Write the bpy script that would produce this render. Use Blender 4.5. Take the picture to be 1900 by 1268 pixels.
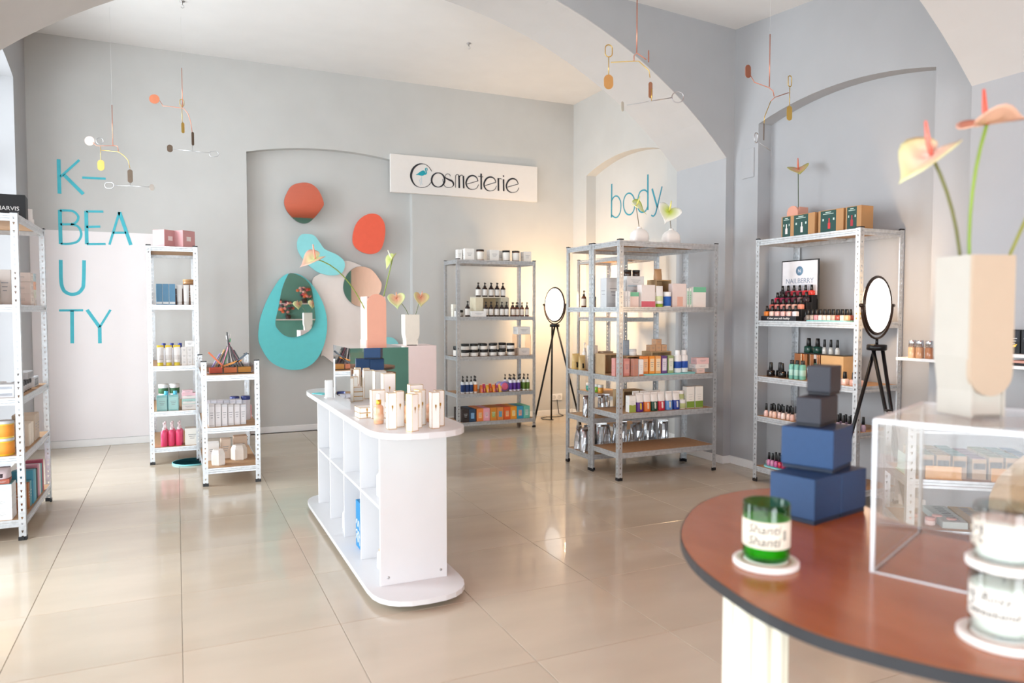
import bpy, bmesh, math, random
from mathutils import Vector, Matrix
random.seed(7)
sc = bpy.context.scene
for o in list(bpy.data.objects): bpy.data.objects.remove(o)
COL = sc.collection
PI = math.pi

# ------------------------------------------------------------------ camera
cam_d = bpy.data.cameras.new('camera'); cam = bpy.data.objects.new('camera', cam_d); COL.objects.link(cam)
cam_d.sensor_width = 36.0; cam_d.lens = 36.0*1354.75/1900.0
cam.location = (0, 0, 1.27)
cam.rotation_euler = (math.radians(90-2.428), 0, math.radians(-24.683))
cam_d.clip_start = 0.05
cam_d.dof.use_dof = True; cam_d.dof.focus_distance = 5.2; cam_d.dof.aperture_fstop = 2.4
sc.camera = cam
# ------------------------------------------------------------------ world and daylight
w = bpy.data.worlds.new('sky'); sc.world = w; w.use_nodes = True
w.node_tree.nodes['Background'].inputs[0].default_value = (0.93, 0.97, 1.0, 1)
w.node_tree.nodes['Background'].inputs[1].default_value = 4.0
def area(name, loc, rot, sx, sy, power, col=(1, 1, 1)):
    l = bpy.data.lights.new(name, 'AREA'); l.shape = 'RECTANGLE'; l.size = sx; l.size_y = sy; l.energy = power; l.color = col
    o = bpy.data.objects.new(name, l); o.location = loc; o.rotation_euler = rot; COL.objects.link(o); return o
# daylight of the open sky over the street side (left), plus two added fill lamps
DAY = (0.86, 0.945, 1.0)
area('daylight_street', (-5.0, 6.6, 2.1), (0, math.radians(-90), 0), 4.0, 4.4, 860, DAY)
area('daylight_street.001', (-4.2, -0.6, 1.25), (0, math.radians(-90), 0), 2.7, 8.0, 280, DAY)
area('added_window_fill', (-1.62, 3.7, 1.15), (0, math.radians(-90), 0), 1.9, 1.7, 28, DAY)  # extra lamp added at the middle window to lift the low right wall
area('shopfront_fill', (0.3, -4.1, 1.25), (math.radians(90), 0, 0), 2.4, 1.9, 300, DAY)  # added lamp for frontal light, behind the unseen shop window
sc.view_settings.view_transform = 'Standard'; sc.view_settings.look = 'None'
sc.view_settings.exposure = -0.36; sc.view_settings.gamma = 1.0; sc.view_settings.use_curve_mapping = False

# ------------------------------------------------------------------ materials
def lin(c):
    if isinstance(c, str):
        c = [int(c[i:i+2], 16)/255 for i in (0, 2, 4)]
    return tuple(x/12.92 if x <= 0.04045 else ((x+0.055)/1.055)**2.4 for x in c) + (1,)
MC = {}
def mat(col, rough=0.5, metal=0.0, var=0.04, scale=20.0, bump=0.0, coat=0.0, trans=0.0, emis=0.0, ior=1.45):
    key = (col, rough, metal, var, scale, bump, coat, trans, emis)
    if key in MC: return MC[key]
    m = bpy.data.materials.new('m_%s' % (col,)); m.use_nodes = True; nt = m.node_tree; b = nt.nodes['Principled BSDF']
    c = lin(col)
    b.inputs['Roughness'].default_value = rough; b.inputs['Metallic'].default_value = metal
    b.inputs['Coat Weight'].default_value = coat; b.inputs['IOR'].default_value = ior
    if trans: b.inputs['Transmission Weight'].default_value = trans
    if emis:
        b.inputs['Emission Color'].default_value = c; b.inputs['Emission Strength'].default_value = emis
    tc = nt.nodes.new('ShaderNodeTexCoord'); n = nt.nodes.new('ShaderNodeTexNoise'); n.inputs['Scale'].default_value = scale; n.inputs['Detail'].default_value = 3
    nt.links.new(tc.outputs['Object'], n.inputs['Vector'])
    r = nt.nodes.new('ShaderNodeValToRGB'); r.color_ramp.elements[0].position = 0.3; r.color_ramp.elements[1].position = 0.7
    r.color_ramp.elements[0].color = tuple(x*(1-var) for x in c[:3])+(1,); r.color_ramp.elements[1].color = tuple(min(1, x*(1+var)) for x in c[:3])+(1,)
    nt.links.new(n.outputs['Fac'], r.inputs[0]); nt.links.new(r.outputs[0], b.inputs['Base Color'])
    if bump:
        bp = nt.nodes.new('ShaderNodeBump'); bp.inputs['Strength'].default_value = bump; bp.inputs['Distance'].default_value = 0.004
        nt.links.new(n.outputs['Fac'], bp.inputs['Height']); nt.links.new(bp.outputs[0], b.inputs['Normal'])
    MC[key] = m; return m
def clear(col='ffffff', refl=0.9, rough=0.02, ior=1.45):
    key = ('clear', col, refl, rough, ior)
    if key in MC: return MC[key]
    m = bpy.data.materials.new('m_clear'); m.use_nodes = True; nt = m.node_tree; nt.nodes.clear()
    out = nt.nodes.new('ShaderNodeOutputMaterial'); t = nt.nodes.new('ShaderNodeBsdfTransparent'); g = nt.nodes.new('ShaderNodeBsdfGlossy')
    lw = nt.nodes.new('ShaderNodeLayerWeight'); lw.inputs['Blend'].default_value = 0.5; mx = nt.nodes.new('ShaderNodeMixShader')
    pw = nt.nodes.new('ShaderNodeMath'); pw.operation = 'POWER'; pw.inputs[1].default_value = 5.0; nt.links.new(lw.outputs['Facing'], pw.inputs[0])
    f = nt.nodes.new('ShaderNodeMath'); f.operation = 'MULTIPLY_ADD'; f.inputs[1].default_value = 0.9; f.inputs[2].default_value = 0.03; nt.links.new(pw.outputs[0], f.inputs[0])
    t.inputs[0].default_value = lin(col); g.inputs[0].default_value = (refl, refl, refl, 1); g.inputs['Roughness'].default_value = rough
    nt.links.new(f.outputs[0], mx.inputs[0]); nt.links.new(t.outputs[0], mx.inputs[1]); nt.links.new(g.outputs[0], mx.inputs[2]); nt.links.new(mx.outputs[0], out.inputs[0])
    MC[key] = m; return m
def wood(c1, c2, sc_=(3, 40, 40), rough=0.45, coat=0.0):
    key = ('wood', c1, c2, sc_, rough, coat)
    if key in MC: return MC[key]
    m = mat(c1, rough, 0, 0.0, 3.0, 0, coat).copy(); nt = m.node_tree
    n = [x for x in nt.nodes if x.type == 'TEX_NOISE'][0]; r = [x for x in nt.nodes if x.type == 'VALTORGB'][0]
    tc = [x for x in nt.nodes if x.type == 'TEX_COORD'][0]
    mp = nt.nodes.new('ShaderNodeMapping'); mp.inputs['Scale'].default_value = sc_
    nt.links.new(tc.outputs['Object'], mp.inputs[0]); nt.links.new(mp.outputs[0], n.inputs['Vector']); n.inputs['Detail'].default_value = 6
    r.color_ramp.elements[0].color = lin(c1); r.color_ramp.elements[1].color = lin(c2)
    MC[key] = m; return m
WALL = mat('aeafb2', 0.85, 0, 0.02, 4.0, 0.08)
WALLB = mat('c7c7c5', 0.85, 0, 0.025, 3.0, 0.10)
WHITEP = mat('c6c3c1', 0.8, 0, 0.015, 5.0, 0.04)
CEIL = mat('e6e5e4', 0.85, 0, 0.015, 4.0, 0.05)
PINKW = mat('f0ebec', 0.85, 0, 0.01, 4.0, 0.05)
TEAL = mat('5f9a8e', 0.8, 0, 0.03, 4.0); ORANGEW = mat('d2684c', 0.8, 0, 0.03, 4.0); PEACH = mat('dcb8a0', 0.8, 0, 0.03, 4.0)
SKIRT = mat('f0efee', 0.5, 0, 0.01)
GALV = mat('c4c7ca', 0.36, 0.58, 0.14, 35.0, 0.02)
MDF = wood('b08a66', 'c09b76', (8, 30, 30), 0.6)
BLACKP = mat('16161a', 0.4); BLACKM = mat('141416', 0.35, 0.3)
WHITE = mat('f4f4f4', 0.45, 0, 0.01); GLOSSW = mat('f3f3f2', 0.2, 0, 0.01)
GOLD = mat('c99a3e', 0.3, 0.9, 0.03); MIRROR = mat('f2f4f4', 0.015, 1.0, 0.0)
TURQ = mat('66d0d4', 0.55, 0, 0.02); TURQL = mat('90dce1', 0.55, 0, 0.02); RED = mat('f0664c', 0.55, 0, 0.02); BLUSH = mat('efe4de', 0.55, 0, 0.01)
LETTER = mat('49bccc', 0.6, 0, 0.06, 15.0); LETTERB = mat('2f8fa6', 0.6, 0, 0.05)
INK = mat('22222a', 0.6); SILVER = mat('d4d6da', 0.25, 0.95, 0.15, 25.0)
COPPER = mat('d98f74', 0.3, 0.9, 0.03); BRASS = mat('d8b968', 0.28, 0.9, 0.03); STEEL = mat('b8b8ba', 0.3, 0.9, 0.03)

# ------------------------------------------------------------------ mesh helpers
class MB:
    def __init__(s): s.v = []; s.f = []; s.sm = []
    def add(s, vs, fs, smooth=False):
        o = len(s.v); s.v += [tuple(v) for v in vs]
        for f in fs: s.f.append(tuple(i+o for i in f)); s.sm.append(smooth)
        return s
    def box(s, x0, x1, y0, y1, z0, z1):
        return s.add([(x0,y0,z0),(x1,y0,z0),(x1,y1,z0),(x0,y1,z0),(x0,y0,z1),(x1,y0,z1),(x1,y1,z1),(x0,y1,z1)],
                     [(0,3,2,1),(4,5,6,7),(0,1,5,4),(1,2,6,5),(2,3,7,6),(3,0,4,7)])
    def bbox(s, x0, x1, y0, y1, z0, z1, b=0.002, seg=1):
        bm = bmesh.new(); bmesh.ops.create_cube(bm, size=1)
        for v in bm.verts: v.co = Vector(((x0+x1)/2+v.co.x*(x1-x0), (y0+y1)/2+v.co.y*(y1-y0), (z0+z1)/2+v.co.z*(z1-z0)))
        bmesh.ops.bevel(bm, geom=bm.edges[:], offset=b, segments=seg, affect='EDGES')
        return s.frombm(bm)
    def frombm(s, bm, smooth=False):
        bm.verts.index_update(); s.add([v.co[:] for v in bm.verts], [[v.index for v in f.verts] for f in bm.faces], smooth); bm.free(); return s
    def lathe(s, prof, n=18, c=(0, 0, 0), sx=1.0, sy=1.0, smooth=True):
        vs = []; fs = []
        for r, z in prof:
            for i in range(n):
                a = 2*PI*(i+0.5)/n; vs.append((c[0]+r*sx*math.cos(a), c[1]+r*sy*math.sin(a), c[2]+z))
        m = len(prof)
        for j in range(m-1):
            for i in range(n): k = (i+1) % n; fs.append((j*n+i, j*n+k, (j+1)*n+k, (j+1)*n+i))
        if prof[0][0] > 1e-6: fs.append(tuple(range(n-1, -1, -1)))
        if prof[-1][0] > 1e-6: fs.append(tuple((m-1)*n+i for i in range(n)))
        return s.add(vs, fs, smooth)
    def prism(s, out, axis, a0, a1):
        n = len(out); P = lambda p, a: {'x': (a, p[0], p[1]), 'y': (p[0], a, p[1]), 'z': (p[0], p[1], a)}[axis]
        s.add([P(p, a0) for p in out]+[P(p, a1) for p in out], [tuple(range(n)), tuple(range(2*n-1, n-1, -1))]+[(i, n+i, n+(i+1) % n, (i+1) % n) for i in range(n)])
        return s
    def tube(s, pts, r, n=8, close=False, radii=None):
        pts = [Vector(p) for p in pts]; m = len(pts); vs = []; fs = []; up = None
        for j, p in enumerate(pts):
            if close: t = pts[(j+1) % m]-pts[j-1]
            else: t = pts[min(j+1, m-1)]-pts[max(j-1, 0)]
            t.normalize()
            if up is None: up = Vector((0, 0, 1)) if abs(t.z) < 0.9 else Vector((1, 0, 0))
            a = t.cross(up); 
            if a.length < 1e-4: a = t.cross(Vector((0.3, 1, 0.2)))
            a.normalize(); b = a.cross(t); up = b
            rr = radii[j] if radii else r
            for i in range(n): q = 2*PI*i/n; vs.append(p+a*rr*math.cos(q)+b*rr*math.sin(q))
        for j in range(m if close else m-1):
            for i in range(n): k = (i+1) % n; l = (j+1) % m; fs.append((j*n+i, j*n+k, l*n+k, l*n+i))
        if not close: fs += [tuple(range(n-1, -1, -1)), tuple((m-1)*n+i for i in range(n))]
        return s.add(vs, fs, True)
    def ribbon(s, pts, wd, P, t=0.003):
        """flat painted stroke: pts in a plane, P maps (u, v, depth) to space"""
        pts = [Vector(p) for p in pts]; m = len(pts); ws = wd if isinstance(wd, (list, tuple)) else [wd]*m
        L = []; R = []
        for j, p in enumerate(pts):
            d = (pts[min(j+1, m-1)]-pts[max(j-1, 0)]); d.normalize(); nrm = Vector((-d.y, d.x)); L.append(p+nrm*ws[j]/2); R.append(p-nrm*ws[j]/2)
        vs = []
        for a in L: vs.append(P(a.x, a.y, 0))
        for a in R: vs.append(P(a.x, a.y, 0))
        for a in L: vs.append(P(a.x, a.y, t))
        for a in R: vs.append(P(a.x, a.y, t))
        fs = []
        for j in range(m-1):
            fs += [(2*m+j, 2*m+j+1, 3*m+j+1, 3*m+j), (j, 2*m+j, 2*m+j+1, j+1), (m+j, m+j+1, 3*m+j+1, 3*m+j)]
        fs += [(0, m, 3*m, 2*m), (m-1, 3*m-1, 4*m-1, 2*m-1)]
        return s.add(vs, fs)
    def mesh(s, name='mesh'):
        me = bpy.data.meshes.new(name); me.from_pydata(s.v, [], s.f); me.validate()
        if len(me.polygons) == len(s.sm): me.polygons.foreach_set('use_smooth', s.sm)
        bm = bmesh.new(); bm.from_mesh(me); bmesh.ops.recalc_face_normals(bm, faces=bm.faces); bm.to_mesh(me); bm.free()
        return me
def link(name, me, m=None, parent=None, loc=(0, 0, 0), rz=0.0, rot=None):
    if isinstance(me, MB): me = me.mesh(name)
    if m is not None and not me.materials: me.materials.append(m)
    elif m is not None and me.materials[0] != m:
        me = me.copy(); me.materials.clear(); me.materials.append(m)
    o = bpy.data.objects.new(name, me); COL.objects.link(o); o.location = loc
    o.rotation_euler = rot if rot else (0, 0, rz)
    if parent: o.parent = parent
    return o
def tag(o, label, cat, group=None):
    o['label'] = label; o['category'] = cat
    if group: o['group'] = group
    return o
def empty(name, label, cat, loc=(0, 0, 0), rz=0.0, group=None):
    o = bpy.data.objects.new(name, None); o.empty_display_size = 0.05; COL.objects.link(o); o.location = loc; o.rotation_euler = (0, 0, rz)
    return tag(o, label, cat, group)
def struct(name, mb, m, parent=None, loc=(0, 0, 0)):
    o = link(name, mb, m, parent, loc)
    if not parent: o['kind'] = 'structure'
    return o
CACHE = {}
def cached(key, fn):
    if key not in CACHE: CACHE[key] = fn().mesh(key[0] if isinstance(key, tuple) else key)
    return CACHE[key]
MM = {}
def cm(key, fn, m):
    """cached mesh carrying material m"""
    k = (key, m.name)
    if k not in MM:
        base = cached(key, fn); me = base.copy(); me.materials.clear(); me.materials.append(m); MM[k] = me
    return MM[k]
WORDS = ['first', 'second', 'third', 'fourth', 'fifth', 'sixth', 'seventh', 'eighth', 'ninth', 'tenth', 'eleventh', 'twelfth']
def ordn(i, n, a='left', b='right'):
    if n == 1: return ''
    if n == 2: return [a+'-hand', b+'-hand'][i] if a in ('left',) else [a, b][i]
    if i == 0: return a+'most'
    if i == n-1: return b+'most'
    if n-1-i < i: return WORDS[n-1-i]+' from the '+b
    return WORDS[i]+' from the '+a
def text_mesh(txt, size, ext=0.0006, shear=0.0, align='CENTER'):
    cu = bpy.data.curves.new('t', 'FONT'); cu.body = txt; cu.size = size; cu.extrude = ext; cu.align_x = align; cu.shear = shear; cu.resolution_u = 3
    o = bpy.data.objects.new('t', cu); COL.objects.link(o); dg = bpy.context.evaluated_depsgraph_get()
    me = bpy.data.meshes.new_from_object(o.evaluated_get(dg)); bpy.data.objects.remove(o); bpy.data.curves.remove(cu)
    return me
def text_up(txt, size, **k):
    me = text_mesh(txt, size, **k); me.transform(Matrix.Rotation(PI/2, 4, 'X')); return me      # stands in XZ, reads from -Y

# ------------------------------------------------------------------ the room
YB, XL, ZC = 7.81, -1.19, 3.755
def seg_arch(x0, x1, zs, za, n=14):
    c = (x0+x1)/2; h = (x1-x0)/2; s = za-zs; R = (h*h+s*s)/(2*s)
    return [(x0+(x1-x0)*i/n, za-(R-math.sqrt(max(0, R*R-(x0+(x1-x0)*i/n-c)**2)))) for i in range(n+1)]
# floor: screed with single tiles
fl = struct('floor', MB().box(-1.6, 4.75, -4.2, 8.1, -0.06, -0.007), mat('9a938a', 0.9))
TILE = mat('c8bba8', 0.2, 0, 0.05, 2.2, 0.012, 0.25)
def tile_mesh(): return MB().bbox(-0.2906, 0.2906, -0.3056, 0.3056, -0.007, 0.0, 0.0012)
tm = tile_mesh().mesh('tile')
for v in range(4):
    m2 = TILE.copy(); nt = m2.node_tree; r = [x for x in nt.nodes if x.type == 'VALTORGB'][0]
    k = (0.97, 1.0, 1.03, 0.985)[v]
    for e in r.color_ramp.elements: e.color = tuple(min(1, c*k) for c in e.color[:3])+(1,)
    n = [x for x in nt.nodes if x.type == 'TEX_NOISE'][0]; n.inputs['Detail'].default_value = 7; n.noise_dimensions = '3D'
    tc = [x for x in nt.nodes if x.type == 'TEX_COORD'][0]; mp = nt.nodes.new('ShaderNodeMapping'); mp.inputs['Location'].default_value = (v*3.1, v*1.7, 0); mp.inputs['Scale'].default_value = (0.7, 2.2, 1)
    nt.links.new(tc.outputs['Object'], mp.inputs[0]); nt.links.new(mp.outputs[0], n.inputs['Vector'])
    MC['tile%d' % v] = m2
tms = []
for v in range(4):
    me = tm.copy(); me.materials.append(MC['tile%d' % v]); tms.append(me)
for i in range(-3, 8):
    for j in range(-10, 10):
        cx = 0.0+0.583*(i+0.5); cy = 2.32+0.613*(j+0.5)
        if cx < -1.5 or cx > 4.6 or cy > 7.95 or cy < -3.7: continue
        o = link('tile', tms[random.randrange(4)], None, fl, (cx, cy, 0))
# back wall with a shallow arched recess
b = MB(); arch = seg_arch(0.665, 2.38, 2.86, 2.955)
b.prism([(XL-0.3, 0), (0.665, 0)]+arch+[(2.38, 0), (4.75, 0), (4.75, 4.05), (XL-0.3, 4.05)], 'y', YB, YB+0.09)
b.box(XL-0.3, 4.75, YB+0.09, YB+0.3, 0, 4.05)
wb = struct('wall_back', b, WALLB)
struct('paint_panel', MB().box(XL+0.004, -0.19, YB-0.002, YB, 0.07, 2.003), PINKW, wb)
# right wall of the back bay with its niche
b = MB(); arch = seg_arch(5.95, 7.50, 2.855, 2.976)
b.prism([(5.2, 0), (5.95, 0)]+arch+[(7.50, 0), (7.85, 0), (7.85, 4.0), (5.2, 4.0)], 'x', 4.41, 4.54)
b.box(4.54, 4.75, 5.2, 7.85, 0, 4.0)
struct('wall_right', b, WALLB)
# right wall of the front bay with its niche
b = MB(); arch = seg_arch(2.985, 4.46, 2.735, 2.835)
b.prism([(2.6, 0), (2.985, 0)]+arch+[(4.46, 0), (4.8, 0), (4.8, 4.0), (2.6, 4.0)], 'x', 4.18, 4.31)
b.box(4.31, 4.6, 2.6, 4.8, 0, 4.0)
struct('wall_right_front', b, WALL)
# transverse arches with their piers
def arch_pts(x1, n=40):
    R, A, cx = 3.72, 3.68, 1.4; x0 = XL-0.05
    return [(x1+(x0-x1)*i/n, A-(R-math.sqrt(R*R-(x1+(x0-x1)*i/n-cx)**2))) for i in range(n+1)]
for k, (y0, y1, x1) in enumerate(((4.735, 5.38, 4.10), (2.05, 2.70, 4.085))):
    pts = arch_pts(x1); b = MB()
    b.prism([(x1, 0)]+pts+[(XL-0.05, 4.0), (4.7, 4.0), (4.7, 0)], 'y', y0, y1)
    a = struct('wall_arch' if k == 0 else 'wall_arch_front', b, WALL)
    s = MB()                                              # plastered soffit skin of the arch
    q = [(x, z-0.004) for x, z in pts]
    s.prism(q+[(x, z+0.002) for x, z in reversed(pts)], 'y', y0-0.001, y1+0.001)
    struct('arch_soffit', s, WHITEP, a)
# ceilings
struct('ceiling', MB().box(XL-0.4, 4.75, 5.3, 8.1, ZC, ZC+0.12), CEIL)
def slope(x, y): return 3.557-0.053*(x-4.18)+0.085*(y-4.735)
cs = [(XL-0.4, 2.6), (4.75, 2.6), (4.75, 4.8), (XL-0.4, 4.8)]
struct('ceiling_front', MB().add([(x, y, slope(x, y)) for x, y in cs]+[(x, y, 4.05) for x, y in cs], [(0, 3, 2, 1), (4, 5, 6, 7), (0, 1, 5, 4), (1, 2, 6, 5), (2, 3, 7, 6), (3, 0, 4, 7)]), CEIL)
struct('ceiling_rear', MB().box(XL-0.4, 4.75, -4.3, 2.1, 3.62, 3.8), ORANGEW)
# walls behind the camera
b = MB(); b.box(XL-0.4, -0.9, -3.7, -3.55, 0, 3.7).box(1.5, 4.75, -3.7, -3.55, 0, 3.7).box(-0.9, 1.5, -3.7, -3.55, 2.25, 3.7).box(-0.9, 1.5, -3.7, -3.55, 0, 0.25)
struct('wall_front', b, TEAL)
struct('wall_right_rear', MB().box(4.18, 4.5, -3.6, 2.06, 0, 3.7), PEACH)
# left wall with three arched window openings
WIN = [(5.25, 7.28), (2.75, 4.65), (-3.3, 2.1)]  # second and third are unseen, shaped for the light they let in
b = MB(); ys = [(7.28, 8.1), (4.65, 5.25), (2.1, 2.75), (-3.7, -3.3)]
for y0, y1 in ys: b.box(XL-0.34, XL, y0, y1, 0, 4.0)
for y0, y1 in WIN:
    b.box(XL-0.34, XL, y0, y1, 0, 0.06)
    zs = 3.2 if y0 > 5 else 2.25
    b.prism(seg_arch(y0, y1, zs, zs+0.16)+[(y1, 4.0), (y0, 4.0)], 'x', XL-0.34, XL)
struct('wall_left', b, WALL)
for k, (y0, y1) in enumerate(WIN):
    f = MB(); x0, x1 = XL-0.32, XL-0.27; zs = 3.2 if y0 > 5 else 2.25; zt_ = zs-0.75
    f.box(x0, x1, y0, y0+0.05, 0.06, zs).box(x0, x1, y1-0.05, y1, 0.06, zs).box(x0, x1, y0+0.05, y1-0.05, 0.06, 0.12).box(x0, x1, y0+0.05, y1-0.05, zt_, zt_+0.06)
    ar = seg_arch(y0, y1, zs, zs+0.16); f.prism([(y, z-0.05) for y, z in ar]+[(y, z) for y, z in reversed(ar)], 'x', x0, x1)
    o = struct('window_%d' % (k+1), f, WHITE)
    link('pane', MB().box(x0+0.02, x0+0.026, y0+0.05, y1-0.05, 0.12, zt_), clear(), o)
    link('pane', MB().box(x0+0.02, x0+0.026, y0+0.05, y1-0.05, zt_+0.06, zs-0.04), clear(), o)
f = MB(); f.box(-0.9, 1.5, -3.66, -3.6, 0.25, 0.32).box(-0.9, 1.5, -3.66, -3.6, 2.18, 2.25).box(-0.9, -0.83, -3.66, -3.6, 0.32, 2.18).box(1.43, 1.5, -3.66, -3.6, 0.32, 2.18).box(0.27, 0.33, -3.66, -3.6, 0.32, 2.18)  # unseen shop window, added to let frontal light in under a low head
o = struct('window_4', f, WHITE); link('pane', MB().box(-0.83, 0.27, -3.64, -3.634, 0.32, 2.18), clear(), o); link('pane', MB().box(0.33, 1.43, -3.64, -3.634, 0.32, 2.18), clear(), o)
# skirting
struct('baseboard_back', MB().bbox(XL, 0.66, YB-0.014, YB, 0, 0.065, 0.003).bbox(0.67, 2.375, YB+0.076, YB+0.09, 0, 0.065, 0.003).bbox(2.385, 4.405, YB-0.014, YB, 0, 0.065, 0.003), SKIRT)
struct('baseboard_right', MB().bbox(4.396, 4.41, 5.39, 7.79, 0, 0.065, 0.003).bbox(4.086, 4.10, 4.735, 5.38, 0, 0.065, 0.003).bbox(4.086, 4.18, 4.721, 4.735, 0, 0.065, 0.003).bbox(4.166, 4.18, 4.46, 4.72, 0, 0.065, 0.003).bbox(4.296, 4.31, 2.99, 4.455, 0, 0.065, 0.003).bbox(4.166, 4.18, 2.705, 2.98, 0, 0.065, 0.003), SKIRT)
struct('baseboard_left', MB().bbox(XL, XL+0.014, 4.65, 7.79, 0, 0.065, 0.003), SKIRT)
# small fixings seen on the shell
tag(link('access_panel', MB().bbox(4.172, 4.18, 4.50, 4.63, 2.33, 2.56, 0.002), WALL), 'small square access hatch painted grey high on the right wall', 'hatch')
for k, (x, y) in enumerate(((2.516, 6.435), (0.088, 6.536))):
    h = MB(); h.lathe([(0.02, 0), (0.02, -0.006), (0.006, -0.01), (0.004, -0.03)], 12).tube([(0, 0, -0.028), (0.012, 0, -0.036), (0.012, 0, -0.05), (0, 0, -0.056), (-0.01, 0, -0.046)], 0.0022, 6)
    tag(link('ceiling_hook', h, STEEL, None, (x, y, ZC)), ['small metal ceiling hook near the white arch', 'small metal ceiling hook above the left-hand mobiles'][k], 'hook')
# socket at the back-right skirting
s = empty('wall_socket', 'white double wall socket low behind the tripod mirror', 'socket', (4.18, YB, 0.22))
link('plate', MB().bbox(-0.08, 0.08, -0.012, 0, -0.04, 0.04, 0.004), WHITE, s)
for x in (-0.038, 0.038): link('outlet', MB().lathe([(0.026, 0), (0.026, 0.004), (0.02, 0.002), (0.0, 0.001)], 16), mat('dcdcdc', 0.4), s, (x, -0.012, 0), rot=(PI/2, 0, 0))
# ------------------------------------------------------------------ lettering, sign, wall shapes
KB= [[(-0.946, 2.644), (-0.946, 2.334)], [(-0.783, 2.652), (-0.934, 2.488)], [(-0.909, 2.509), (-0.758, 2.342)], [(-0.764, 2.493), (-0.574, 2.497)], [(-0.947, 2.186), (-0.947, 1.877)], [(-0.947, 2.183), (-0.851, 2.183), (-0.809, 2.148), (-0.804, 2.115), (-0.826, 2.076), (-0.864, 2.061), (-0.945, 2.057)], [(-0.864, 2.061), (-0.806, 2.042), (-0.782, 1.975), (-0.808, 1.911), (-0.868, 1.884), (-0.947, 1.879)], [(-0.739, 2.189), (-0.74, 1.883)], [(-0.739, 2.185), (-0.6, 2.191)], [(-0.74, 2.043), (-0.628, 2.051)], [(-0.74, 1.885), (-0.587, 1.892)], [(-0.468, 2.194), (-0.556, 1.886)], [(-0.468, 2.194), (-0.378, 1.89)], [(-0.526, 1.999), (-0.415, 2.004)], [(-0.95, 1.733), (-0.951, 1.54), (-0.937, 1.466), (-0.911, 1.434), (-0.868, 1.419), (-0.819, 1.432), (-0.788, 1.468), (-0.774, 1.518), (-0.765, 1.735)], [(-0.973, 1.271), (-0.782, 1.273)], [(-0.871, 1.271), (-0.876, 0.968)], [(-0.751, 1.277), (-0.652, 1.114)], [(-0.56, 1.277), (-0.652, 1.114)], [(-0.652, 1.114), (-0.653, 0.964)]]
BODY= [[(7.151, 2.713), (7.154, 2.332)], [(7.156, 2.514), (7.114, 2.555), (7.057, 2.563), (7.005, 2.539), (6.966, 2.482), (6.961, 2.42), (6.98, 2.361), (7.032, 2.324), (7.089, 2.327), (7.154, 2.363)], [(6.686, 2.425), (6.691, 2.389), (6.706, 2.359), (6.73, 2.336), (6.761, 2.323), (6.795, 2.321), (6.83, 2.331), (6.862, 2.351), (6.887, 2.381), (6.904, 2.416), (6.91, 2.454), (6.905, 2.49), (6.889, 2.521), (6.864, 2.544), (6.833, 2.556), (6.798, 2.557), (6.763, 2.546), (6.732, 2.525), (6.708, 2.496), (6.692, 2.461), (6.686, 2.425)], [(6.449, 2.702), (6.444, 2.329)], [(6.45, 2.517), (6.51, 2.549), (6.592, 2.538), (6.632, 2.461), (6.631, 2.39), (6.599, 2.339), (6.548, 2.319), (6.487, 2.325), (6.448, 2.367)], [(6.372, 2.54), (6.276, 2.333)], [(6.2, 2.539), (6.291, 2.312), (6.317, 2.27), (6.348, 2.254), (6.382, 2.268)]]
COS= [[(2.594, 2.808), (2.563, 2.851), (2.521, 2.877), (2.469, 2.88), (2.418, 2.858), (2.376, 2.811), (2.357, 2.745), (2.37, 2.687), (2.406, 2.641), (2.458, 2.623), (2.51, 2.628), (2.557, 2.653), (2.594, 2.699)], [(2.745, 2.725), (2.742, 2.704), (2.734, 2.685), (2.722, 2.668), (2.706, 2.654), (2.687, 2.645), (2.668, 2.641), (2.648, 2.643), (2.629, 2.649), (2.614, 2.66), (2.602, 2.676), (2.594, 2.694), (2.592, 2.714), (2.595, 2.734), (2.602, 2.753), (2.614, 2.77), (2.63, 2.784), (2.648, 2.793), (2.668, 2.797), (2.688, 2.796), (2.706, 2.79), (2.722, 2.779), (2.734, 2.763), (2.742, 2.745), (2.745, 2.725)], [(2.812, 2.77), (2.802, 2.79), (2.775, 2.794), (2.753, 2.776), (2.755, 2.751), (2.791, 2.733), (2.834, 2.716), (2.85, 2.682), (2.833, 2.656), (2.796, 2.645), (2.753, 2.65), (2.732, 2.684), (2.721, 2.733)], [(2.873, 2.649), (2.874, 2.765), (2.882, 2.791), (2.904, 2.795), (2.915, 2.78)], [(2.915, 2.786), (2.918, 2.647)], [(2.92, 2.768), (2.937, 2.792), (2.961, 2.792)], [(2.967, 2.787), (2.971, 2.648)], [(3.013, 2.699), (3.146, 2.744)], [(3.146, 2.744), (3.124, 2.784), (3.079, 2.799), (3.03, 2.777), (3.0, 2.718), (3.013, 2.669), (3.051, 2.644), (3.101, 2.647), (3.134, 2.667), (3.151, 2.704)], [(3.183, 2.829), (3.185, 2.65)], [(3.146, 2.796), (3.207, 2.795)], [(3.233, 2.698), (3.368, 2.744)], [(3.368, 2.744), (3.346, 2.784), (3.3, 2.799), (3.25, 2.777), (3.219, 2.718), (3.233, 2.667), (3.272, 2.642), (3.323, 2.646), (3.357, 2.666), (3.374, 2.703)], [(3.397, 2.794), (3.399, 2.649)], [(3.399, 2.773), (3.416, 2.791), (3.439, 2.785)], [(3.462, 2.786), (3.465, 2.65)], [(3.46, 2.822), (3.464, 2.822)], [(3.513, 2.699), (3.652, 2.746)], [(3.652, 2.746), (3.629, 2.786), (3.582, 2.802), (3.53, 2.779), (3.499, 2.719), (3.513, 2.668), (3.553, 2.643), (3.605, 2.646), (3.64, 2.666), (3.658, 2.704)]]
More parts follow.
